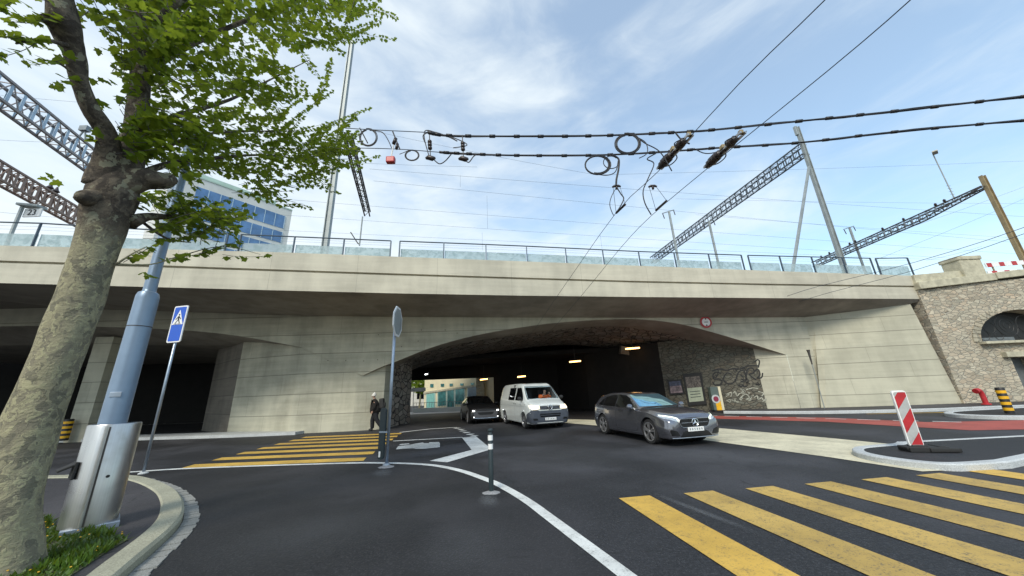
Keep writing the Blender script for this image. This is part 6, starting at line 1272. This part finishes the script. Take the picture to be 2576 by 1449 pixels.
b = MB(); q = SU(983, 403); b.box(q, (.17, .10, .13)); b.build('red_box', M['redp'], r_, bevel=.02)
def tw_(x0, y0, x1, y1, z): return G(x0, y0, z), G(x1, y1, z)
for (x0, y0, x1, y1, lab) in ((1658, 425, 1738, 338, 'bulky black section switch on the left trolley wire'), (1776, 422, 1870, 332, 'bulky black section switch on the right trolley wire')):
    A, B = tw_(x0, y0, x1, y1, ZW); r_ = empty('section_switch', A, lab, 'switch', 'section switches on the trolley wires'); d = (B-A); s_ = d.normalized().cross(V((0, 0, 1))); b = MB()
    b.bar(A+s_*.05, B+s_*.05, .03, .04); b.bar(A-s_*.05, B-s_*.05, .03, .04); b.build('runner_bars', M['rimd'], r_)
    b = MB()
    for t, rr_ in ((.08, .05), (.16, .08), (.24, .095), (.32, .095), (.40, .08), (.52, .05), (.72, .085), (.79, .075)): c0 = A+d*t+s_*.02; b.tube([c0-d*.06, c0-d*.04, c0+d*.04, c0+d*.06], [rr_*.6, rr_, rr_, rr_*.6], 10)
    b.build('insulator_body', M['ins'], r_, smooth=True)
    b = MB(); b.box(A+d*.55+V((0, 0, .05)), (.16, .1, .08)); b.box(A+d*.95+V((0, 0, .04)), (.07, .07, .07)); b.build('bracket', M['mastb'], r_, bevel=.01)
    b = MB(); b.tube(cat([A+d*.05, A+d*.15-s_*.16, A+d*.35-s_*.17, A+d*.48-s_*.05], 4), .012, 6); b.tube(cat([A+d*.6, A+d*.75+s_*.16, A+d*.9+s_*.06], 4), .010, 6); b.build('jumper', M['cable'], r_, smooth=True)
for (hx_, hy_), q1, q2, lab in (((1551, 470), (1550, 536), (1573, 514), 'small black hanger with spreader above the left trolley wire'), ((1642, 470), (1650, 529), (1677, 505), 'small black hanger with spreader above the right trolley wire')):
    P0 = G(hx_, hy_, 6.55); r_ = empty('wire_hanger', P0, lab, 'hanger', 'hangers above the trolley wires'); b = MB(); b.tube([P0+V((-.11, 0, 0)), P0+V((-.05, 0, .025)), P0+V((.05, 0, .025)), P0+V((.11, 0, 0))], [.02, .035, .035, .02], 8); b.tube([P0+V((0, 0, .02)), P0-V((0, 0, .07))], .03, 8); b.build('yoke', M['ins'], r_, smooth=True)
    b = MB(); b.tube([P0+V((-.09, 0, 0)), G(*q1, 5.97)], .006, 5); b.tube([P0+V((.09, 0, 0)), G(*q2, 5.97)], .006, 5); b.build('hanger_wires', M['wire'], r_)
    b = MB(); b.tube([G(*q1, 5.97), G(*q2, 5.97)], .028, 8); b.build('wire_clamp', M['ins'], r_)
# thin catenary wires parallel to the tracks
TW = [((-300, 205), (260, 262), 8), ((-300, 330), (180, 360), 10), ((640, 395), (1200, 420), 9), ((930, 425), (2576, 545), 7), ((940, 455), (2576, 612), 9), ((700, 500), (2576, 640), 12), ((700, 540), (2576, 660), 14), ((620, 575), (2400, 655), 16), ((940, 330), (1500, 440), 8), ((1500, 440), (2576, 405), 8), ((1700, 500), (2576, 512), 12), ((1750, 540), (2576, 600), 15), ((-300, 500), (260, 556), 12)]
ORD = ['first', 'second', 'third', 'fourth', 'fifth', 'sixth', 'seventh', 'eighth', 'ninth', 'tenth', 'eleventh', 'twelfth', 'thirteenth']
TWL = ['topmost thin wire left of the plane tree, crossing the upper gantry', 'thin wire left of the plane tree between the two left gantries', 'short thin wire slanting behind the left mast, highest of them', 'thin wire passing just below the red box, running right', 'second thin wire below the red box, running right to the tall mast', 'third thin wire below the red box, above the railing', 'fourth thin wire below the red box, close above the railing', 'lowest thin wire, skimming the railing in the middle', 'thin wire sinking from the left mast to the wire hangers', 'thin wire rising right from the hangers past the tall mast', 'level thin wire between the hangers and the brown mast', 'thin wire sinking right behind the right gantry', 'lowest thin wire left of the plane tree, above the glass panels']
for k, (a, c_, d) in enumerate(TW):
    A = beh(*a, d); B = beh(*c_, d); mid = lerp(A, B, .5)-V((0, 0, .12)); wire('catenary_wire', [A, lerp(A, B, .25)-V((0, 0, .09)), mid, lerp(A, B, .75)-V((0, 0, .09)), B], .008, TWL[k], cat_='overhead wire', group='thin catenary wires above the tracks', n=3)
for x, y0, y1, d, lb_ in ((1225, 492, 575, 10, 'tallest thin upright dropper, in the pale sky right of the insulators'), (1213, 585, 630, 14, 'thin upright dropper just above the railing left of centre'), (1510, 590, 650, 12, 'thin upright dropper near the left trolley wire above the railing'), (1158, 440, 470, 8, 'shortest thin upright dropper, below the second strain insulator')):
    A = beh(x, y0, d); B = at(x-3, y1, A.x, A.y); wire('dropper_wire', [A, B], .007, lb_, cat_='overhead wire', group='thin upright droppers', raw=True)
for a, c_, d, lb_ in (((2250, 585), (2576, 470), 6, 'upper slanting thin wire crossing behind the brown mast'), ((2200, 655), (2576, 500), 5, 'lower slanting thin wire crossing behind the brown mast'), ((2330, 655), (2470, 620), 7, 'short slanting thin wire over the end of the railing')):
    A, B = beh(*a, d), beh(*c_, d+1); wire('cross_span_wire', [A, lerp(A, B, .5)-V((0, 0, .08)), B], .009, lb_, cat_='overhead wire', group='slanting thin wires at right', n=3)
# ================================================================== BUILDINGS
# glass office block behind the tree
Cn = onpl(735, 531, (0, 62), (1, 62)); C0 = V((Cn.x, Cn.y, 0)); zr = Cn.z; near = G(512, 452, zr); nd = V((near.x-C0.x, near.y-C0.y, 0)); nd.normalize(); _lp = onpl(385, 600, (C0.x, C0.y), (near.x, near.y)); Lb = (V((_lp.x, _lp.y, 0))-C0).length
r_ = empty('office_building', C0, 'white office block with blue window bands and pale green roof behind the tree', 'building'); back_ = V((-nd.y, nd.x, 0)); back_ = back_ if back_.y > 0 else -back_
def at2(x, y): return at(x, y, C0.x, C0.y).z
b = MB(); b.prism([C0, C0+nd*Lb, C0+nd*Lb+back_*14, C0+back_*14], V((0, 0, zr))); b.build('wall', M['facw'], r_)
b = MB(); o = back_*1.5+nd*2.5; b.prism([C0+o+V((0, 0, zr)), C0+o+nd*(Lb-4)+V((0, 0, zr)), C0+o+nd*(Lb-4)+back_*9+V((0, 0, zr)), C0+o+back_*9+V((0, 0, zr))], V((0, 0, 1.7))); b.build('roof', M['roofg'], r_)
for k in range(4): b = MB(); b.prism([C0-back_*.1+V((0, 0, zr+.02+.0)), C0-back_*.1+nd*Lb+V((0, 0, zr)), C0+nd*Lb+V((0, 0, zr)), C0+V((0, 0, zr))], V((0, 0, .25))) if k == 0 else b.prism([C0+o+nd*.1-back_*.08+V((0, 0, zr+.35*k)), C0+o-back_*.08+nd*(Lb-4)+V((0, 0, zr+.35*k)), C0+o+nd*(Lb-4)+V((0, 0, zr+.35*k)), C0+o+V((0, 0, zr+.35*k))], V((0, 0, .1))); b.build('roof_trim', M['roofg'], r_)
fz = [(at2(722, 547), at2(722, 579)), (at2(720, 588), at2(720, 615)), (at2(718, 623), at2(718, 650)), (at2(718, 660), at2(716, 690))]
for zt, zb in fz:
    for k in range(int((Lb-1)/3.4)):
        a = C0+nd*(1.0+k*3.4)-back_*.05; b = MB(); b.prism([a+V((0, 0, zb)), a+nd*3.38+V((0, 0, zb)), a+nd*3.38+V((0, 0, zt)), a+V((0, 0, zt))], back_*.04); wn = b.build('window', M['offg'], r_)
        b = MB()
        for t in (.05, 1.7): b.bar(a+nd*t-back_*.03+V((0, 0, zb)), a+nd*t-back_*.03+V((0, 0, zt)), .06, .12)
        parts(b, 'frame', M['palef'], wn)
# lit cream building seen through the underpass
FBa, FBb = onpl(1065, 1035, (0, 42), (1, 42)), onpl(1250, 1035, (0, 33), (1, 33))
q = lambda x, y: onpl(x, y, (FBa.x, FBa.y), (FBb.x, FBb.y))
def c6(x, y): return ((1260+x/7.247)/K, (1170+y/7.247)/K)
r_ = empty('cream_building', (FBa.x, FBa.y, 0), 'sunlit cream shop building seen through the underpass', 'building')
fd2 = V((FBb.x-FBa.x, FBb.y-FBa.y, 0)).normalized(); fn2 = V((-fd2.y, fd2.x, 0)); P0 = q(*c6(470, 700)); P0 = V((P0.x, P0.y, 0)); P1 = P0+fd2*(V((FBb.x, FBb.y, 0))-P0).length
b = MB(); b.prism([P0, P1, P1+fn2*10, P0+fn2*10], V((0, 0, 9))); b.build('wall', M['facade'], r_)
def fpanel(name, x0, x1, yt0, yt1, yb0, yb1, mat, par, off=.06):
    A, B, C_, D_ = q(*c6(x0, yb0)), q(*c6(x1, yb1)), q(*c6(x1, yt1)), q(*c6(x0, yt0)); b = MB(); b.prism([p-fn2*off for p in (A, B, C_, D_)], fn2*.05); return b.build(name, mat, par)
for x0, x1, yt0, yt1, yb0, yb1, mt in ((540, 720, 450, 425, 770, 775, plain('aqua shop glass', (.22, .50, .45), .2, 0, .1)), (800, 975, 400, 375, 715, 700, M['shop']), (1010, 1155, 370, 348, 800, 800, M['shop']), (1195, 1385, 340, 312, 670, 670, M['shop']), (1480, 1745, 290, 250, 640, 620, plain('dark shop glass', (.05, .09, .12), .15, .2, .3, 3))):
    wn = fpanel('window', x0, x1, yt0, yt1, yb0, yb1, mt, r_); fpanel('frame', x0-22, x1+22, yt0-18, yt1-18, yb0+14, yb1+14, plain('pale frame', (.5, .58, .50), .5), wn, .045)
fpanel('cornice', 480, 1800, 400, 215, 440, 255, M['sand'], r_, .12)
for x in (620, 860, 1060, 1300, 1540): fpanel('upper_window', x, x+70, 230-.02*x, 228-.02*x, 330-.06*x, 328-.06*x, M['shop'], r_, .06)
p = q(*c6(1785, 600)); b = MB()
r_2 = empty('quoin_pillar', (p.x, p.y, 0), 'grey banded stone pillar at the right end of the cream building', 'pillar')
for k in range(11): b.box((p.x-.1, p.y-.4, .2+k*.4), (.75, .5, .37))
b.build('stone_blocks', M['sand'], r_2, bevel=.02)
A_, B_ = onpl(*c6(235, 880), (0, 35.2), (1, 35.2)), onpl(*c6(1240, 880), (0, 34.2), (1, 34.2)); A_.z = 0; r_ = empty('low_white_wall', A_, 'low white wall in the sunlight beyond the underpass', 'wall'); b = MB(); b.bar(V((A_.x, A_.y, .20)), V((B_.x+3, B_.y, .20)), .3, .42); b.build('wall', M['facw'], r_)
b = MB()
for k in range(30): p = lerp(V((A_.x, A_.y, .45)), V((B_.x+3, B_.y, .45)), k/29); b.bar(p, p+V((0, 0, .45)), .03, .03)
b.bar(V((A_.x, A_.y, .9)), V((B_.x+3, B_.y, .9)), .04, .04); b.build('fence_bars', M['mast'], r_)
p = G(*c6(215, 880)); r_ = empty('street_sign', p, 'white street sign on a thin post beyond the underpass', 'road sign'); zt = at(*c6(225, 350), p.x, p.y).z; b = MB(); b.tube([V((0, 0, 0)), V((0, 0, zt+.1))], .04, 6); b.build('post', M['wht'], r_, True); b = MB(); b.box((.35, 0, zt), (1.6, .05, .34)); b.build('board', M['wht'], r_, True)
tag(sheet('lit_street', [(-40, 32.4), (6, 32.4), (6, 35.0), (-40, 38)], .004, plain('pale paving', (.5, .48, .46), .8)), kind='structure')
for k, (x, y, h, c_) in enumerate(((-22, 60, 10, (.5, .47, .40)), (-32, 64, 13, (.42, .40, .36)), (-15.5, 58, 8, (.56, .54, .48)))):
    r_ = empty('far_house', (x, y, 0), ['pale far house with dark windows beyond the underpass', 'grey far house at the far left beyond the underpass', 'light far house just left of the cream building'][k], 'house'); b = MB(); b.box((x, y+3, h/2), (8, 6, h)); b.build('wall', plain('house render', c_, .85), r_)
    b = MB()
    for i in range(3):
        for j in range(3): bb = MB(); bb.box((x-2.6+i*2.6, y-.02, 1.8+j*2.8), (1.1, .08, 1.5)); bb.build('window', M['cglass'], r_)
for k, (x, y, s_) in enumerate(((-10.6, 45, 1.0), (-13.5, 50, 1.4))):
    r_ = empty('far_tree', (x-1.5, y, 0), ['small dark street tree beyond the underpass', 'second dark street tree farther beyond the underpass'][k], 'tree'); b = MB(); b.tube([V((0, 0, 0)), V((.1, 0, 2.2*s_))], [.14, .07], 8); b.build('trunk', M['bark'], r_, True)
    b = MB()
    for _ in range(260): 
        a, e, rr_ = rl.uniform(0, 6.28), rl.uniform(-1.4, 1.4), s_*rl.uniform(.4, 1.2); c0 = V((rr_*math.cos(a)*math.cos(e), rr_*math.sin(a)*math.cos(e), 2.9*s_+rr_*math.sin(e))); n_ = V((rl.gauss(0, 1), rl.gauss(0, 1), rl.gauss(0, 1))).normalized(); u_ = n_.orthogonal().normalized()*.2; v_ = n_.cross(u_); b.add([c0-u_, c0+v_, c0+u_, c0-v_], [(0, 1, 2, 3)])
    b.build('crown', M['leaf'], r_, True, norm=False)
